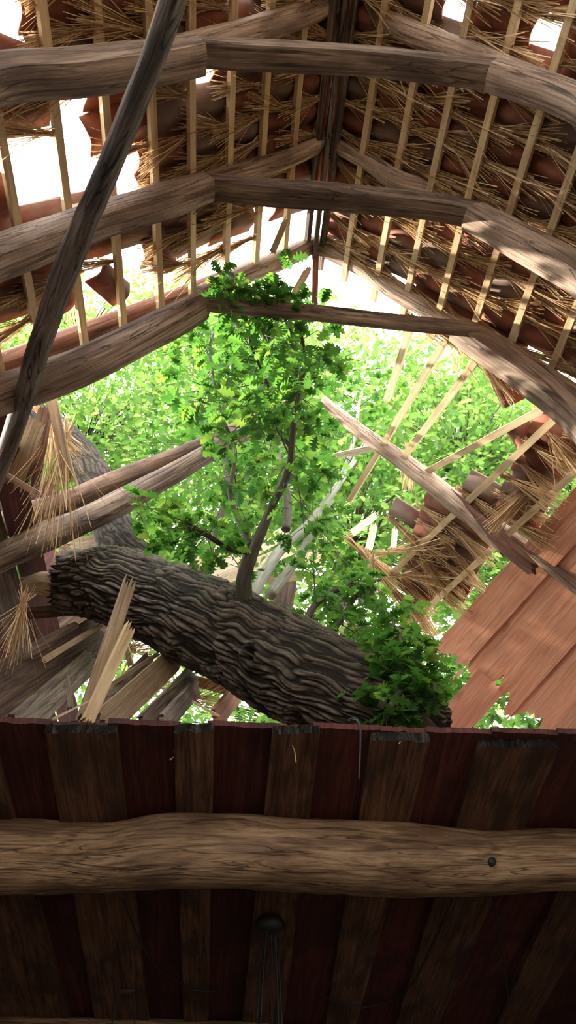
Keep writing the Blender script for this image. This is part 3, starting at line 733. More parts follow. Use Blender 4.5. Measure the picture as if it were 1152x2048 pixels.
def branch(name, lst, mat, parent, seed, twigs=0, tl=(.15, .35), size=.12, start=.25, nleaf=7, sub=0):
    pts = pol(lst); CURB[0] = tube(name, pts, mat, parent, 8, .05, .15, seed)
    rs = random.Random(seed); S = resample(pts, 60)
    for k in range(twigs):
        t = start+(1-start)*(k+rs.random())/twigs; q = S[min(60, int(t*60))]
        d = rnd_dir(rs, .1)
        twig(Vector(q[:3]), d, rs.uniform(*tl), rs, nleaf, size)
    for k in range(sub):
        t = start+(1-start)*(k+rs.random())/sub; q = Vector(S[min(60, int(t*60))][:3]); d = rnd_dir(rs, .15); Ls = rs.uniform(.4, .8)
        e = q+d*Ls; v, f, u = tube_data([(*q, .007), (*(q.lerp(e, .5)+Vector((0, 0, .04))), .005), (*e, .003)], 5, .1, base=len(TW_V)); TW_V.extend(v); TW_F.extend(f); TW_U.extend(u)
        for j in range(6): twig(q.lerp(e, .3+.7*(j+rs.random())/6), (d*.4+rnd_dir(rs, .05)).normalized(), rs.uniform(.12, .3), rs, nleaf, size)
branch('branch', [(484, 1232, 4.32, 34), (487, 1205, 4.26, 21), (489, 1150, 4.1, 16), (512, 1088, 4.0, 12), (545, 1010, 3.85, 9), (578, 935, 3.7, 8), (588, 840, 3.5, 6.5), (606, 740, 3.3, 6), (602, 670, 3.1, 4.5), (575, 610, 2.9, 3), (545, 580, 2.75, 2)], M['twig'], oak, 1, 26, (.15, .4), .125, .38, 7, 6)
branch('branch', [(506, 1100, 4.02, 8), (470, 1100, 3.98, 7), (420, 1075, 3.9, 5), (370, 1040, 3.8, 3)], M['twig'], oak, 2, 12, (.12, .3), .12, .3, 6, 3)
branch('branch', [(500, 1090, 4.0, 7), (478, 1040, 4.0, 6), (460, 985, 3.95, 5), (470, 900, 3.9, 4), (440, 820, 3.8, 3), (420, 700, 3.6, 3), (440, 640, 3.5, 2)], M['twig'], oak, 3, 16, (.12, .35), .13, .3, 7, 7)
branch('branch', [(585, 900, 3.62, 5), (560, 860, 3.65, 4), (540, 780, 3.6, 3), (500, 680, 3.2, 3), (510, 610, 2.85, 2)], M['twig'], oak, 4, 22, (.12, .35), .125, .25, 7, 5)
branch('branch', [(495, 1205, 4.7, 14), (560, 1100, 5.0, 11), (620, 1045, 5.2, 9), (690, 950, 5.5, 6), (740, 870, 5.8, 4)], M['limb_pale'], oak, 5, 12, (.2, .4), .12, .4, 7, 7)
branch('branch', [(540, 1190, 5.2, 12), (600, 1110, 5.4, 10), (650, 1020, 5.6, 7), (700, 910, 5.9, 5), (720, 800, 6.2, 3)], M['limb_pale'], oak, 6, 10, (.2, .4), .12, .4, 7, 7)
branch('branch', [(410, 1145, 4.9, 9), (430, 1060, 5.0, 8), (455, 980, 5.1, 6), (440, 880, 5.2, 5), (400, 780, 5.3, 4)], M['twig'], oak, 7, 16, (.2, .4), .12, .25, 7, 8)
branch('branch', [(572, 1060, 5.0, 9), (575, 1000, 5.0, 8), (560, 920, 5.1, 7), (545, 840, 5.2, 4), (530, 740, 5.3, 3)], M['twig'], oak, 8, 14, (.2, .4), .12, .2, 7, 7)
branch('branch', [(600, 1260, 4.4, 9), (640, 1200, 4.5, 7), (700, 1170, 4.6, 5), (760, 1160, 4.7, 3)], M['twig'], oak, 9, 14, (.1, .25), .115, .25, 7, 1)
branch('branch', [(760, 1420, 3.95, 9), (785, 1360, 3.95, 7), (800, 1310, 4.0, 5), (800, 1260, 4.1, 3)], M['twig'], oak, 10, 20, (.1, .22), .12, .1, 7, 0)
branch('branch', [(790, 1450, 4.0, 9), (815, 1410, 4.1, 7), (835, 1370, 4.3, 5), (840, 1320, 4.4, 3)], M['twig'], oak, 11, 20, (.1, .22), .12, .1, 7, 0)
branch('branch', [(640, 1290, 4.5, 8), (690, 1230, 4.7, 6), (720, 1190, 4.8, 5), (790, 1240, 4.8, 3)], M['twig'], oak, 12, 12, (.1, .25), .115, .15, 7, 1)
branch('branch', [(770, 1430, 4.6, 8), (810, 1370, 4.8, 6), (850, 1350, 5.0, 4)], M['twig'], oak, 13, 18, (.1, .25), .12, .1, 7, 0)

branch('branch', [(775, 1425, 3.85, 8), (795, 1390, 3.85, 6), (820, 1350, 3.9, 4), (825, 1300, 4.0, 2)], M['twig'], oak, 14, 30, (.08, .2), .125, .0, 7, 0)
branch('branch', [(770, 1450, 4.0, 8), (810, 1430, 4.1, 6), (835, 1415, 4.3, 4), (845, 1400, 4.4, 2)], M['twig'], oak, 15, 26, (.08, .22), .125, .0, 7, 0)
branch('branch', [(840, 1450, 7.0, 8), (920, 1410, 7.3, 6), (1010, 1400, 7.5, 4), (1120, 1410, 7.6, 2)], M['twig'], oak, 16, 40, (.15, .4), .15, .0, 8, 9)
branch('branch', [(770, 1350, 4.3, 6), (780, 1290, 4.4, 5), (790, 1230, 4.5, 3)], M['twig'], oak, 17, 18, (.1, .28), .12, .0, 7, 3)

branch('branch', [(596, 690, 3.15, 4), (560, 625, 2.85, 3), (510, 585, 2.74, 2.5), (455, 572, 2.7, 2)], M['twig'], oak, 18, 26, (.08, .2), .105, .2, 7, 0)

# ---- leaves
def leaf_template(st):
    V, Fc = [], []
    for x, w in st:
        z = -.18*x*x
        V += [(x, 0, z), (x, w, z+.22*w), (x, -w, z+.22*w)]
    for i in range(len(st)-1):
        a, b = 3*i, 3*i+3
        Fc += [(a, b, b+1, a+1), (a, a+2, b+2, b)]
    return np.array(V), np.array(Fc)
LEAF_NEAR = leaf_template([(0, .012), (.12, .015), (.2, .07), (.29, .21), (.34, .07), (.46, .33), (.53, .09), (.67, .33), (.74, .12), (.86, .22), (.92, .12), (1.0, .01)])
LEAF_FAR = leaf_template([(0, .015), (.15, .04), (.28, .22), (.38, .12), (.52, .31), (.64, .16), (.78, .26), (1.0, .02)])
def frames(D, Nn):
    D = D/np.linalg.norm(D, axis=1, keepdims=True)
    S = np.cross(Nn, D); S /= np.linalg.norm(S, axis=1, keepdims=True)+1e-9
    return D, S, np.cross(D, S)
def leaves_mesh(name, tmpl, P, D, Nn, s, mat):
    TV, TF = tmpl; D, S, Z = frames(D, Nn); n, m = len(P), len(TV)
    V = P[:, None, :]+s[:, None, None]*(TV[None, :, 0:1]*D[:, None, :]+TV[None, :, 1:2]*S[:, None, :]+TV[None, :, 2:3]*Z[:, None, :])
    F_ = (TF[None]+(np.arange(n)*m)[:, None, None]).reshape(-1, 4)
    me = bpy.data.meshes.new(name); me.vertices.add(n*m); me.vertices.foreach_set('co', V.astype(np.float32).ravel())
    me.loops.add(F_.size); me.loops.foreach_set('vertex_index', F_.astype(np.int32).ravel())
    me.polygons.add(len(F_)); me.polygons.foreach_set('loop_start', np.arange(0, F_.size, 4, dtype=np.int32))
    me.materials.append(mat); me.update(calc_edges=True); me.validate(); return me
leafP, leafD, leafN, leafS = map(lambda a: np.array(a, float), (leafP, leafD, leafN, leafS))
order = np.argsort(-leafS/np.array([max(.3, depth(p)) for p in leafP]))
inframe = np.array([0 <= proj(p)[0] <= 1152 and 0 <= proj(p)[1] <= 1430 for p in leafP])
big = [i for i in order if inframe[i]][:300]; rest = np.setdiff1d(np.arange(len(leafP)), big)
one = bpy.data.meshes.new('leaf'); one.from_pydata([tuple(v) for v in LEAF_NEAR[0]], [], [tuple(int(x) for x in f) for f in LEAF_NEAR[1]]); one.materials.append(M['leaf'])
fd, fs, fz = frames(leafD, leafN)
for i in big:
    m = Matrix(((fd[i][0], fs[i][0], fz[i][0], leafP[i][0]), (fd[i][1], fs[i][1], fz[i][1], leafP[i][1]), (fd[i][2], fs[i][2], fz[i][2], leafP[i][2]), (0, 0, 0, 1)))
    link('leaf', one, leafB[i], m @ Matrix.Scale(leafS[i], 4))
fo = link('foliage', leaves_mesh('foliage', LEAF_NEAR, leafP[rest], leafD[rest], leafN[rest], leafS[rest], M['leaf']), oak); fo['kind'] = 'stuff'
tw = link('twigs', mesh('twigs', TW_V, TW_F, TW_U, M['twig']), oak); tw['kind'] = 'stuff'
print('OAK LEAVES', len(leafP))

# ================================================================== TREES OUTSIDE
def far_tree(label, base, crowns, nclus, seed, size=.15, trunk_r=.22):
    rs = random.Random(seed); root = thing('oak_tree', label, 'tree', base, 'trees behind the barn')
    base = Vector(base); cen = sum((Vector(c[0]) for c in crowns), Vector())/len(crowns)
    top = Vector((cen.x, cen.y, cen.z+1))
    mid = base.lerp(top, .45)+Vector((.3, .2, 0))
    tube('trunk', [(*base, trunk_r), (*mid, trunk_r*.7), (*top, trunk_r*.25)], M['twig'], root, 12, .3, .12, seed)
    P, D, NN, S = [], [], [], []
    TV, TFc, TU = [], [], []
    for c, r, w in crowns:
        c = Vector(c); r = Vector(r)
        src = base.lerp(top, rs.uniform(.35, .7))
        tube('limb', [(*src, trunk_r*.4), (*(src.lerp(c, .55)+Vector((0, 0, .4))), trunk_r*.22), (*c, .03)], M['twig'], root, 8, .25, .12, seed)
        for k in range(int(nclus*w)):
            v = rnd_dir(rs, 0, 1); rad = rs.random()**.4
            p = c+Vector((v.x*r.x, v.y*r.y, v.z*r.z))*rad
            if k % 3 == 0:
                q = c.lerp(p, .35)+Vector((0, 0, .15)); vv, ff, uu = tube_data([(*c.lerp(p, rs.uniform(0, .4)), .022), (*q, .014), (*p, .005)], 4, .5, base=len(TV)); TV.extend(vv); TFc.extend(ff); TU.extend(uu)
            dd = rnd_dir(rs, 0, .6)
            for j in range(12):
                o_ = Vector((rs.gauss(0, .2), rs.gauss(0, .2), rs.gauss(0, .10)))
                P.append(p+o_); a = rs.uniform(0, 6.28); D.append(Vector((math.cos(a), math.sin(a), rs.uniform(-.7, .1)))+dd*.4)
                NN.append(Vector((rs.gauss(0, .45), rs.gauss(0, .45), 1))); S.append(size*rs.uniform(.7, 1.25))
    f = link('foliage', leaves_mesh('foliage', LEAF_FAR, np.array(P), np.array(D), np.array(NN), np.array(S), M['leaf_far']), root); f['kind'] = 'stuff'
    t = link('twigs', mesh('twigs', TV, TFc, TU, M['twig']), root); t['kind'] = 'stuff'
    print('FAR LEAVES', len(P))
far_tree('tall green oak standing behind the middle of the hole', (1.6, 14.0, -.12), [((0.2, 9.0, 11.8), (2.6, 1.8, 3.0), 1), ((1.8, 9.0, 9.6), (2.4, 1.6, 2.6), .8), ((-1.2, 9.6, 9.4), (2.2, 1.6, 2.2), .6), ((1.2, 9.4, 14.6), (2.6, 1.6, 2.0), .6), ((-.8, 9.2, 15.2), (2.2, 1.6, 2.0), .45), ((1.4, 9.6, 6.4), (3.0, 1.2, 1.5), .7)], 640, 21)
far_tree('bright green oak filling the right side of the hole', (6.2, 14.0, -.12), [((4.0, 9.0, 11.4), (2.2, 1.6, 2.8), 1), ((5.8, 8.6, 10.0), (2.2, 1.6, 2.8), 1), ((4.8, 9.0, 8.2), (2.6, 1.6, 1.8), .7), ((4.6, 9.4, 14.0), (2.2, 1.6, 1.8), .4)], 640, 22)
far_tree('loose leafy oak seen through the left side of the hole, plus an unseen crown added for shade', (-5.0, 14.0, -.12), [((-3.0, 9.4, 12.0), (2.2, 1.6, 2.6), .75), ((-4.6, 9.4, 9.8), (2.2, 1.6, 2.4), .7), ((-2.6, 9.6, 8.8), (1.8, 1.6, 1.6), .5), ((-5.4, 8.8, 12.6), (2.0, 1.6, 2.4), .6), ((-3.6, 9.2, 15.0), (2.2, 1.6, 1.8), .4), ((-3.4, 9.8, 6.0), (2.6, 1.2, 1.6), .5), ((-6.2, 7.2, 9.2), (1.6, 1.6, 2.2), .9)], 640, 23)  # last crown lies out of view, added to shade the limb from the sun

# ================================================================== LOOSE BATTENS AND PLANKS ON THE RIGHT
def rb(label, A, B, w=.055, t=.036, j0=0, j1=.03, mat='batten', off0=0.0, off1=0.0, name='loose_batten', group=None):
    p0 = pxroof(1, *A, off0); p1 = pxroof(1, *B, off1)
    o = board(name, p0, p1, w, t, M[mat], None, NR, j0, j1); tag(o, label, 'batten', group); return o
rb('short pale batten hanging below the thin collar plank against the leaves', (822, 655), (774, 800))
rb('long pale batten slanting from the sunlit rafter down past the snapped rafter', (893, 678), (700, 1000), off1=.03)
rb('pale batten slanting beside the longest one, ending behind the snapped rafter', (952, 722), (800, 925), off1=.02)
rb('pale batten fanning left from the right leg of the farthest whole truss', (1100, 810), (838, 952), off1=.05)
rb('pale batten crossing behind the snapped rafter to the straw heap', (1122, 826), (786, 1144), j1=.06)
rb('pale batten running along the upper edge of the red planks', (1190, 908), (838, 1232), j1=.06)
rb('short batten stub with a fresh white break beside the snapped rafter', (674, 911), (750, 895), .06, .03, .05, 0, 'fresh', .08, .08, name='batten_stub')
rb('short splintered batten end poking out below the straw heap', (842, 1228), (800, 1276), .05, .03, 0, .05, 'batten', .03, .03, name='batten_stub')

# sheathing planks
sh = thing('roof_sheathing', 'panel of reddish sheathing planks with torn lower ends', 'planks', pxroof(1, 1000, 1440, .05))
seams_hi = [(1152, 974), (1152, 1069), (1152, 1172), (1245, 1171), (1363, 1171), (1480, 1171)]
seams_lo = [(866, 1295), (928, 1335), (985, 1370), (1030, 1424), (1105, 1455), (1180, 1510)]
ends = [(.0, .12), (.0, .18), (.04, .28), (.02, .24), (.1, .2)]
for i in range(5):
    # extend upper ends beyond the frame along the slope
    po = .055+(.025 if i % 2 else 0)
    a = [pxroof(1, *seams_hi[i], po), pxroof(1, *seams_hi[i+1], po), pxroof(1, *seams_lo[i], po), pxroof(1, *seams_lo[i+1], po)]
    n = 14; V, Fc, U = [], [], []; rs = random.Random(50+i); th = .024; g = .0012
    dl = (a[2]-a[0]).normalized(); W = (a[1]-a[0]).length; Ln = (a[2]-a[0]).length
    prof = [rs.uniform(-1, 1) for _ in range(n+1)]
    for lv in (0, 1):
        for k in range(n+1):
            f = k/n if i % 2 == 0 else -.03/W+(k/n)*(1+.06/W)
            hi = a[0].lerp(a[1], f)-dl*1.3; lo = a[2].lerp(a[3], f)+dl*(ends[i][0]+ends[i][1]*(.55*prof[k]*(1 if k % 2 else -.4)+1.5*nz(f*2.3+i*7, 1.3, 0)+.5*nz(f*7+i*3, 4.3, 0)))
            if lv == 1: lo = lo-dl*.02*rs.random()
            V += [hi+NR*(th*lv), lo+NR*(th*lv+.02*rs.uniform(-1, 1)*0)]
    B = 2*(n+1)
    for k in range(n):
        j = 2*k; x0, x1 = k/n*W, (k+1)/n*W
        Fc.append((j, j+1, j+3, j+2)); U += [(0, x0), (Ln+1, x0), (Ln+1, x1), (0, x1)]
        Fc.append((B+j, B+j+2, B+j+3, B+j+1)); U += [(0, x0), (0, x1), (Ln+1, x1), (Ln+1, x0)]
        Fc.append((j+1, B+j+1, B+j+3, j+3)); U += [(0, x0), (.02, x0), (.02, x1), (0, x1)]
        Fc.append((j, j+2, B+j+2, B+j)); U += [(0, x0), (0, x1), (.02, x1), (.02, x0)]
    Fc.append((0, B, B+1, 1)); U += [(0, 0), (0, th), (Ln, th), (Ln, 0)]
    j = 2*n; Fc.append((j, j+1, B+j+1, B+j)); U += [(0, 0), (Ln, 0), (Ln, th), (0, th)]
    link('plank', mesh('plank', V, Fc, U, M['plank_new'], smooth=False), sh)

def pb(name, label, A, YA, B, YB, wpx, t, mat, nrm=(0, -.8, -.6), j0=.0, j1=.0, cat='board', group=None, taper=0):
    p0 = atY(*A, YA); p1 = atY(*B, YB); w = wpx*(depth(p0)+depth(p1))/2/FPX
    o = board(name, p0, p1, w, t, M[mat], None, nrm, j0, j1, taper=taper); tag(o, label, cat, group); return o
pb('torn_plank', 'torn red plank hanging by the loft edge between the oak leaves', (985, 1358), 6.3, (888, 1470), 6.6, 66, .024, 'plank_new', NR, .06, .08, 'plank')
pb('split_lath', 'thin split lath beside the torn red planks', (925, 1340), 5.2, (872, 1395), 5.1, 8, .012, 'batten', NR, .02, .03, 'lath')

# ================================================================== DEBRIS
FACE = (0, -.75, -.66)
pb('snapped_post', 'tall snapped batten standing on the loft edge in front of the trunk', (168, 1440), 3.72, (258, 1168), 3.95, 27, .05, 'batten_old', (.3, -.8, -.5), .02, .07, 'batten')
pb('snapped_post', 'shorter snapped batten with a white split face beside the taller one', (172, 1446), 3.70, (258, 1258), 3.85, 22, .05, 'batten', (.5, -.8, -.4), .02, .06, 'batten')
pb('splinter', 'white splinter sticking out at the foot of the snapped battens', (108, 1437), 3.62, (176, 1403), 3.66, 5, .008, 'fresh', FACE, .02, .02, 'splinter', taper=.5)
pb('splinter', 'thin pale splinter lying on the loft edge left of the trunk', (385, 1403), 3.66, (438, 1432), 3.60, 4, .006, 'fresh', FACE, .01, .01, 'splinter')
P_ = [
 ('plank', 'broad pale plank leaning behind the snapped battens', (205, 1450), 4.0, (348, 1318), 4.9, 52, .03, 'batten_old'),
 ('plank', 'grey weathered plank just left of the broad pale plank', (170, 1450), 4.1, (300, 1322), 5.0, 40, .03, 'debris'),
 ('plank', 'dark grey plank right of the broad pale plank', (285, 1450), 4.1, (385, 1345), 5.0, 34, .03, 'debris'),
 ('plank', 'olive grey plank under the trunk', (325, 1450), 4.2, (395, 1372), 5.0, 38, .03, 'debris'),
 ('plank', 'short pale plank lying level under the trunk', (375, 1358), 5.3, (470, 1382), 5.3, 22, .03, 'batten'),
 ('plank', 'pinkish plank end under the trunk nearest the loft edge', (430, 1440), 4.6, (478, 1378), 5.2, 40, .03, 'plank_new'),
 ('lath', 'thin yellow lath lying on the pale planks', (188, 1392), 4.3, (320, 1305), 4.9, 8, .02, 'batten_old'),
 ('plank', 'broad dark brown board at the left edge under the trunk', (-60, 1440), 4.3, (205, 1262), 5.4, 85, .035, 'debris_brown'),
 ('plank', 'greenish grey slab between the brown board and the snapped battens', (40, 1450), 4.2, (185, 1318), 5.2, 52, .03, 'debris'),
 ('lath', 'pale lath lying along the broad brown board', (85, 1322), 4.6, (203, 1250), 5.2, 12, .03, 'batten_old'),
 ('lath', 'upright dark lath stub between the slabs', (140, 1415), 4.6, (132, 1355), 4.8, 14, .02, 'debris'),
 ('lath', 'upright pale lath stub behind the snapped battens', (262, 1330), 5.2, (250, 1285), 5.4, 12, .02, 'batten'),
 ('plank', 'dark red board leaning at the far left below the rafter', (-40, 1330), 5.9, (150, 1120), 6.4, 120, .03, 'plank_red'),
 ('plank', 'brown red board beneath the trunk stump', (60, 1300), 6.0, (240, 1180), 6.3, 120, .03, 'debris_brown'),
 ('plank', 'dark board lying level below the pale broken stub', (45, 1228), 5.2, (175, 1216), 5.3, 24, .03, 'debris_brown'),
 ('plank', 'brown splintered chunk above the pale broken stub', (120, 1105), 5.2, (182, 1168), 5.2, 42, .04, 'rafter_red'),
 ('plank', 'pale torn board behind the straw above the stub', (140, 1092), 5.4, (200, 1080), 5.5, 26, .03, 'fresh'),
 ('plank', 'dark red board at the left edge above the lowest rafter', (-40, 1020), 4.8, (120, 985), 5.0, 60, .03, 'plank_red'),
 ('plank', 'tan board hanging in the left gap beside the dark pole', (72, 840), 3.5, (25, 965), 3.9, 44, .025, 'batten_old'),
 ('plank', 'brown board hanging in the left gap right of the tan board', (92, 815), 3.5, (66, 968), 3.9, 28, .025, 'debris_brown'),
 ('batten', 'pale batten hanging down in the left gap behind the straw', (104, 800), 3.45, (140, 962), 3.8, 20, .03, 'batten_old'),
 ('batten', 'short pale batten slanting at the left edge under the dark pole', (2, 944), 3.6, (72, 986), 3.6, 12, .03, 'batten_old'),
 ('plank', 'pale splintered plank behind the trunk by the upright branch', (415, 1152), 6.2, (575, 1062), 6.6, 26, .03, 'fresh'),
 ('plank', 'second pale splintered plank just below the first behind the trunk', (440, 1160), 6.0, (590, 1095), 6.5, 24, .03, 'fresh'),
 ('plank', 'yellowish torn plank highest behind the trunk', (395, 1125), 6.4, (530, 1055), 6.8, 20, .03, 'batten'),
 ('plank', 'level tan plank end right of the upright branch', (497, 1160), 5.6, (592, 1152), 5.8, 20, .04, 'batten'),
 ('plank', 'dark upright board behind the level tan plank', (560, 1240), 5.9, (575, 1160), 6.0, 40, .03, 'debris_brown'),
 ('lath', 'pale upright lath in the leaves right of the upright branch', (612, 1120), 6.0, (640, 1062), 6.2, 16, .03, 'fresh'),
 ('lath', 'tan upright lath next to the pale one in the leaves', (632, 1130), 6.1, (650, 1065), 6.3, 14, .03, 'batten'),
 ('lath', 'slanting pale lath below the bright sky gap', (702, 1068), 6.2, (752, 1030), 6.4, 14, .03, 'batten'),
 ('lath', 'short upright lath left of the straw heap', (737, 1100), 6.4, (748, 1052), 6.5, 14, .03, 'batten'),
 ('lath', 'short upright lath right above the straw heap', (786, 1098), 6.4, (790, 1060), 6.5, 11, .03, 'batten'),
 ('plank', 'brown plank slanting behind the leaves above the trunk', (662, 1190), 5.6, (735, 1268), 5.4, 30, .03, 'debris'),
 ('plank', 'tan board wedged between trunk and leaves on the right', (690, 1255), 5.2, (790, 1340), 4.9, 40, .03, 'batten'),
 ('lath', 'slanting broken lath in the gap left of the thin collar', (545, 505), 2.6, (572, 440), 2.55, 12, .02, 'batten'),
 ('lath', 'broken lath standing in the gap under the ridge end', (585, 595), 3.1, (618, 535), 3.0, 14, .02, 'batten'),
]
for q in P_:
    nm, lb, A, YA, B, YB, w, t, mt = q
    pb(nm, lb, A, YA, B, YB, w, t, mt, FACE, .03, .06, nm)
def pt(name, label, lst, mat, cat, power=2.2, split=0):
    pts = []
    for x, y, Yv, wpx in lst:
        P = atY(x, y, Yv); w = wpx*depth(P)/FPX; pts.append((P, w, w))
    o = timber(name, pts, M[mat], None, (0, .2, 1), power, .16, 0, split=split, step=.04); tag(o, label, cat); return o
pt('broken_stub', 'pale barkless broken stub jutting left from the trunk', [(55, 1170, 4.95, 34), (90, 1165, 4.95, 46), (140, 1180, 5.0, 44), (190, 1195, 5.0, 40)], 'batten_old', 'branch', 2.2, -.05)
pt('round_pole', 'brown round pole lying at the left edge under the trunk', [(-60, 1385, 4.5, 40), (40, 1320, 4.7, 40), (145, 1262, 5.0, 34)], 'debris_brown', 'pole', 2.1, .04)

# far left roof remains closing the view under the left rafter
lr = thing('roof_remnant', 'collapsed dark remnant of the left roof below the lowest rafter', 'roof', roofpt(-1, 4.3, 6.0))
for k in range(7):
    s = 3.0+.24*k
    board('sheathing_board', roofpt(-1, s, 3.2+.25*(k % 3), .17+.03*(k % 2)), roofpt(-1, s+.05, 8.6, .14+.03*(k % 3)), .23, .025, M['debris_brown'] if k % 2 else M['plank_red'], lr, NL, .05, .05)

# ---- straw bundles hanging loose
def straw_at(label, A, YA, B, YB, scale=1.0, long=False, k=0, thin=False):
    p0, p1 = (atY(*A, YA), atY(*B, YB)) if YA else (pxroof(1, *A, -.02), pxroof(1, *B, -.02))
    x = (p1-p0); L = x.length; x.normalize()
    y = x.cross(Vector((0, -1, .3))).normalized(); z = x.cross(y)
    m = Matrix(((x.x, y.x, z.x, p0.x), (x.y, y.y, z.y, p0.y), (x.z, y.z, z.z, p0.z), (0, 0, 0, 1)))
    src = (STRAW_LONG if long else STRAW_T if thin else STRAW)[k % 3]
    o = link('straw_bundle', src, None, m @ Matrix.Diagonal((L/(.8 if long else .42), scale, scale, 1)))
    tag(o, label, 'straw', 'loose straw bundles'); return o
straw_at('straw bundle hanging straight down left of the red planks', (743, 1128), 4.75, (738, 1232), 4.7, 1.2, thin=True)
straw_at('straw fan spreading right from the hanging bundle', (748, 1130), None, (845, 1262), None, 1.2, k=1)
straw_at('second straw fan above the lower batten', (715, 1095), None, (815, 1180), None, 1.2, k=2)
straw_at('straw lying level at the top of the heap', (775, 1105), None, (900, 1085), None, 1.0, True, 0)
straw_at('straw lying level under the two lower battens', (800, 1150), None, (915, 1160), None, 1.0, True, 1)
straw_at('dark straw wad in the middle of the heap', (835, 1095), None, (890, 1185), None, 1.3, k=0)
straw_at('straw wad touching the edge of the red planks', (815, 1185), None, (870, 1275), None, 1.2, k=2)
straw_at('straw tuft under the loose tiles beside the red planks', (1080, 960), 3.9, (985, 1050), 4.2, 1.4, k=1)
straw_at('straw tuft hanging from the right leg of the farthest whole truss', (1090, 860), 3.4, (1150, 940), 3.4, 1.3, k=0)
straw_at('small straw tuft hanging behind the snapped rafter', (815, 905), 5.0, (815, 975), 4.95, .9, k=1)
straw_at('straw tuft below the sunlit rafter by the hanging tile', (1000, 730), 3.2, (1025, 775), 3.2, .9, k=2)
straw_at('level straw tuft right of the trunk in the leaves', (750, 1275), 5.0, (850, 1285), 5.0, 1.2, True, 2)
straw_at('straw shock hanging in the left gap over the lowest rafter', (105, 860), 3.75, (112, 1050), 3.75, 1.0, True, 0)
straw_at('second straw shock hanging lower in the left gap', (130, 880), 3.75, (100, 1100), 3.7, .9, True, 1)
straw_at('straw fan at the top of the left gap beside the pole', (85, 830), 3.7, (150, 905), 3.8, 1.0, k=2)
straw_at('straw sheaf at the left edge below the pale stub', (48, 1205), 4.4, (15, 1330), 4.3, 1.0, True, 2)
straw_at('small straw sheaf standing in the left gap below the middle truss', (140, 555), 3.1, (152, 665), 3.1, .9, thin=True, k=1)
straw_at('straw litter under the trunk behind the planks', (255, 1300), 5.4, (340, 1290), 5.5, 1.5, True, 0)
straw_at('straw litter lying behind the greenish slab', (220, 1400), 4.9, (330, 1360), 5.2, 1.2, True, 1)
straw_at('straw litter at the trunk underside near the loft edge', (380, 1400), 4.9, (450, 1395), 5.0, 1.0, True, 2)

# ---- slipped tiles
def tile_at(label, x, y, side, off, rz, ry=0, rx=0, sc=1):
    P = pxroof(side, x, y, off); d, n = (DR, NR) if side > 0 else (DL, NL); yy = n.cross(d)
    m = Matrix(((d.x, yy.x, n.x, P.x), (d.y, yy.y, n.y, P.y), (d.z, yy.z, n.z, P.z), (0, 0, 0, 1)))
    o = link('roof_tile', TILE, None, m @ Matrix.Rotation(rz, 4, 'Z') @ Matrix.Rotation(ry, 4, 'Y') @ Matrix.Rotation(rx, 4, 'X') @ Matrix.Scale(sc, 4))
    tag(o, label, 'tile', 'slipped roof tiles')
tile_at('slipped clay tile hanging below the right leg of the farthest whole truss', 1000, 762, 1, .05, .7)
tile_at('slipped clay tile standing between two pale battens at the right', 1055, 895, 1, .06, .5)
tile_at('slipped clay tile lying over the straw tuft beside the red planks', 1040, 985, 1, .06, 1.3)
tile_at('broken clay tile hanging alone in the left gap below the middle truss', 222, 570, -1, .04, .9, sc=.8)
tile_at('broken clay tile hanging by the pale battens below the middle truss', 325, 505, -1, .05, 1.2, sc=.8)

# ---- cables, hook and wires under the loft
def ceilpath(lst, off=-.09): return [(*pxceil(x, y, off), .006) for x, y in lst]
c1 = tube('cable', ceilpath([(245, 1800), (275, 1870), (310, 1930), (380, 1975), (430, 1982), (500, 1950)]), M['black'], None, 6, .05); tag(c1, 'thin black cable looping along the loft boards left of the lamp hook', 'cable')
c2 = tube('cable', ceilpath([(905, 1800), (870, 1880), (810, 1985), (740, 2012), (690, 2012), (640, 1988)]), M['black'], None, 6, .05); tag(c2, 'thin black cable looping along the loft boards right of the lamp hook', 'cable')
c3 = tube('cable', ceilpath([(985, 1790), (1005, 1900), (1018, 2010)]), M['black'], None, 6, .05); tag(c3, 'straight black cable running along the boards at the far right', 'cable')
hk = thing('hanging_cables', 'black cable bundle hanging from a junction box under the loft', 'cable', pxceil(540, 1850, -.09))
P = pxceil(540, 1850, -.13)
tube('junction_box', [(P.x, P.y, P.z+.05, .07), (P.x, P.y, P.z+.04, .095), (P.x, P.y, P.z-.03, .095), (P.x, P.y, P.z-.05, .06)], M['black'], hk, 14, .03)
for k in range(6):
    rs = random.Random(k); dx, dy = rs.uniform(-.12, .12), rs.uniform(-.05, .05)
    tube('strand', [(P.x+dx*.3, P.y+dy, P.z-.02, .006), (P.x+dx*.6, P.y+dy, P.z-.25, .006), (P.x+dx, P.y+dy, P.z-.9-.2*rs.random(), .006)], M['black'], hk, 6, .05)
wh = thing('wire_hook', 'black wire loop hanging from a small bracket near the bottom edge', 'hook', pxceil(254, 1978, -.08))
P = pxceil(254, 1982, -.1)
tube('bracket', [(P.x-.05, P.y, P.z, .018), (P.x+.05, P.y, P.z, .018)], M['iron'], wh, 8, .05)
tube('wire', [(P.x-.085, P.y, P.z-.45, .005), (P.x-.07, P.y, P.z-.12, .005), (P.x-.04, P.y, P.z-.005, .005), (P.x+.04, P.y, P.z-.005, .005), (P.x+.075, P.y, P.z-.12, .005), (P.x+.10, P.y, P.z-.45, .005)], M['black'], wh, 6, .04)
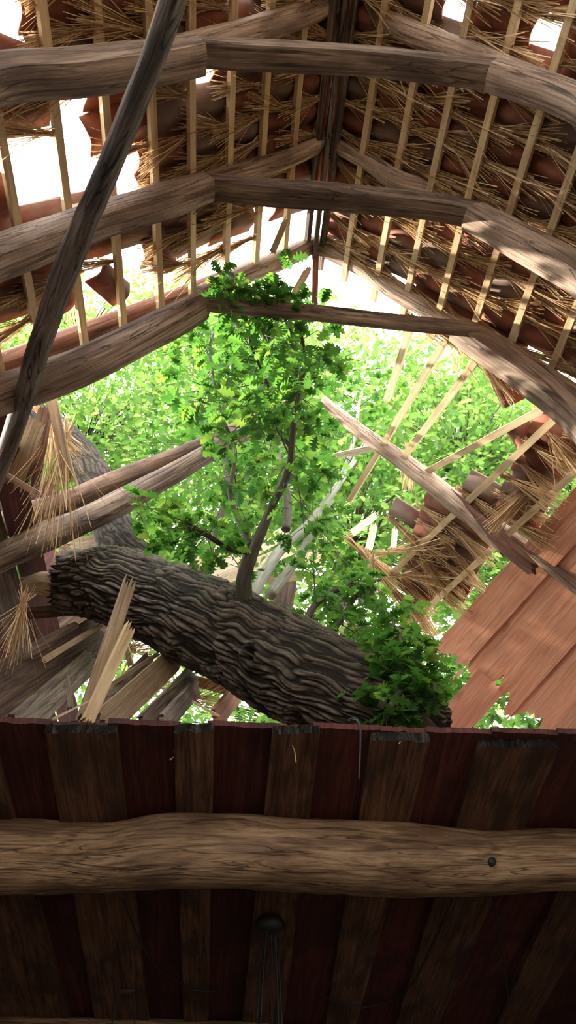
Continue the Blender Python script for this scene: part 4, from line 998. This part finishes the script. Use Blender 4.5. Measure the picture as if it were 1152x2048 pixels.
# bits hanging from the loft edge
for (x, y, x1, y1, lb) in ((568, 1455, 592, 1525, 'long dry stalk dangling from the loft edge below the trunk'), (792, 1450, 798, 1488, 'short dry stalk dangling from the loft edge by the oak leaves'), (1105, 1490, 1108, 1512, 'tiny dry stalk dangling from the right end of the loft edge'), (345, 1485, 340, 1520, 'tiny dry stalk dangling at the left part of the loft edge')):
    a = pxceil(x, y+16, .0)+Vector((0, .01, .012)); b = atY(x1, y1, a.y-.03); m_ = a.lerp(b, .5)+Vector((.02, 0, 0))
    tag(tube('dry_stalk', [(*a, .003), (*m_, .003), (*b, .004)], M['straw'], None, 5, .02), lb, 'stalk')
w = pxceil(712, 1462).y
tag(tube('bent_wire', [(*atY(697, 1440, w+.05), .006), (*atY(712, 1438, w), .006), (*atY(721, 1462, w-.03), .006), (*atY(718, 1560, w-.03), .005)], M['black'], None, 6, .02), 'black bent wire hanging over the loft edge right of centre', 'wire')
rs = random.Random(99); V, Fc = [], []
for i in range(900):
    x = rs.uniform(-60, 1220); 
    if rs.random() < .45: x = rs.choice([165, 390, 560, 600, 150, 420, 1090])+rs.gauss(0, 45)
    ye = 1447+max(0, min(1, x/1152))*22
    c = pxceil(x, ye, .03)+Vector((0, abs(rs.gauss(.02, .05)), rs.uniform(0, .03)*rs.random()))
    d = Vector((rs.gauss(0, 1), -abs(rs.gauss(0, .5)), rs.gauss(-.25, .35))).normalized()*rs.uniform(.02, .09); w = Vector((0, .3, 1)).normalized()*rs.uniform(.002, .006)
    b = len(V); m_ = c+d*.5+Vector((0, 0, .006)); e_ = c+d+Vector((0, 0, -.012))
    V += [c-w, c+w, m_-w, m_+w, e_-w*.4, e_+w*.4]; Fc += [(b, b+2, b+3, b+1), (b+2, b+4, b+5, b+3)]
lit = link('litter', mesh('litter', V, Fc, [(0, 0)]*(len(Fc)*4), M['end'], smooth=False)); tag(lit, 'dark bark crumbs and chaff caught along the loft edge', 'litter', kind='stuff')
print('OBJECTS', len(bpy.data.objects))
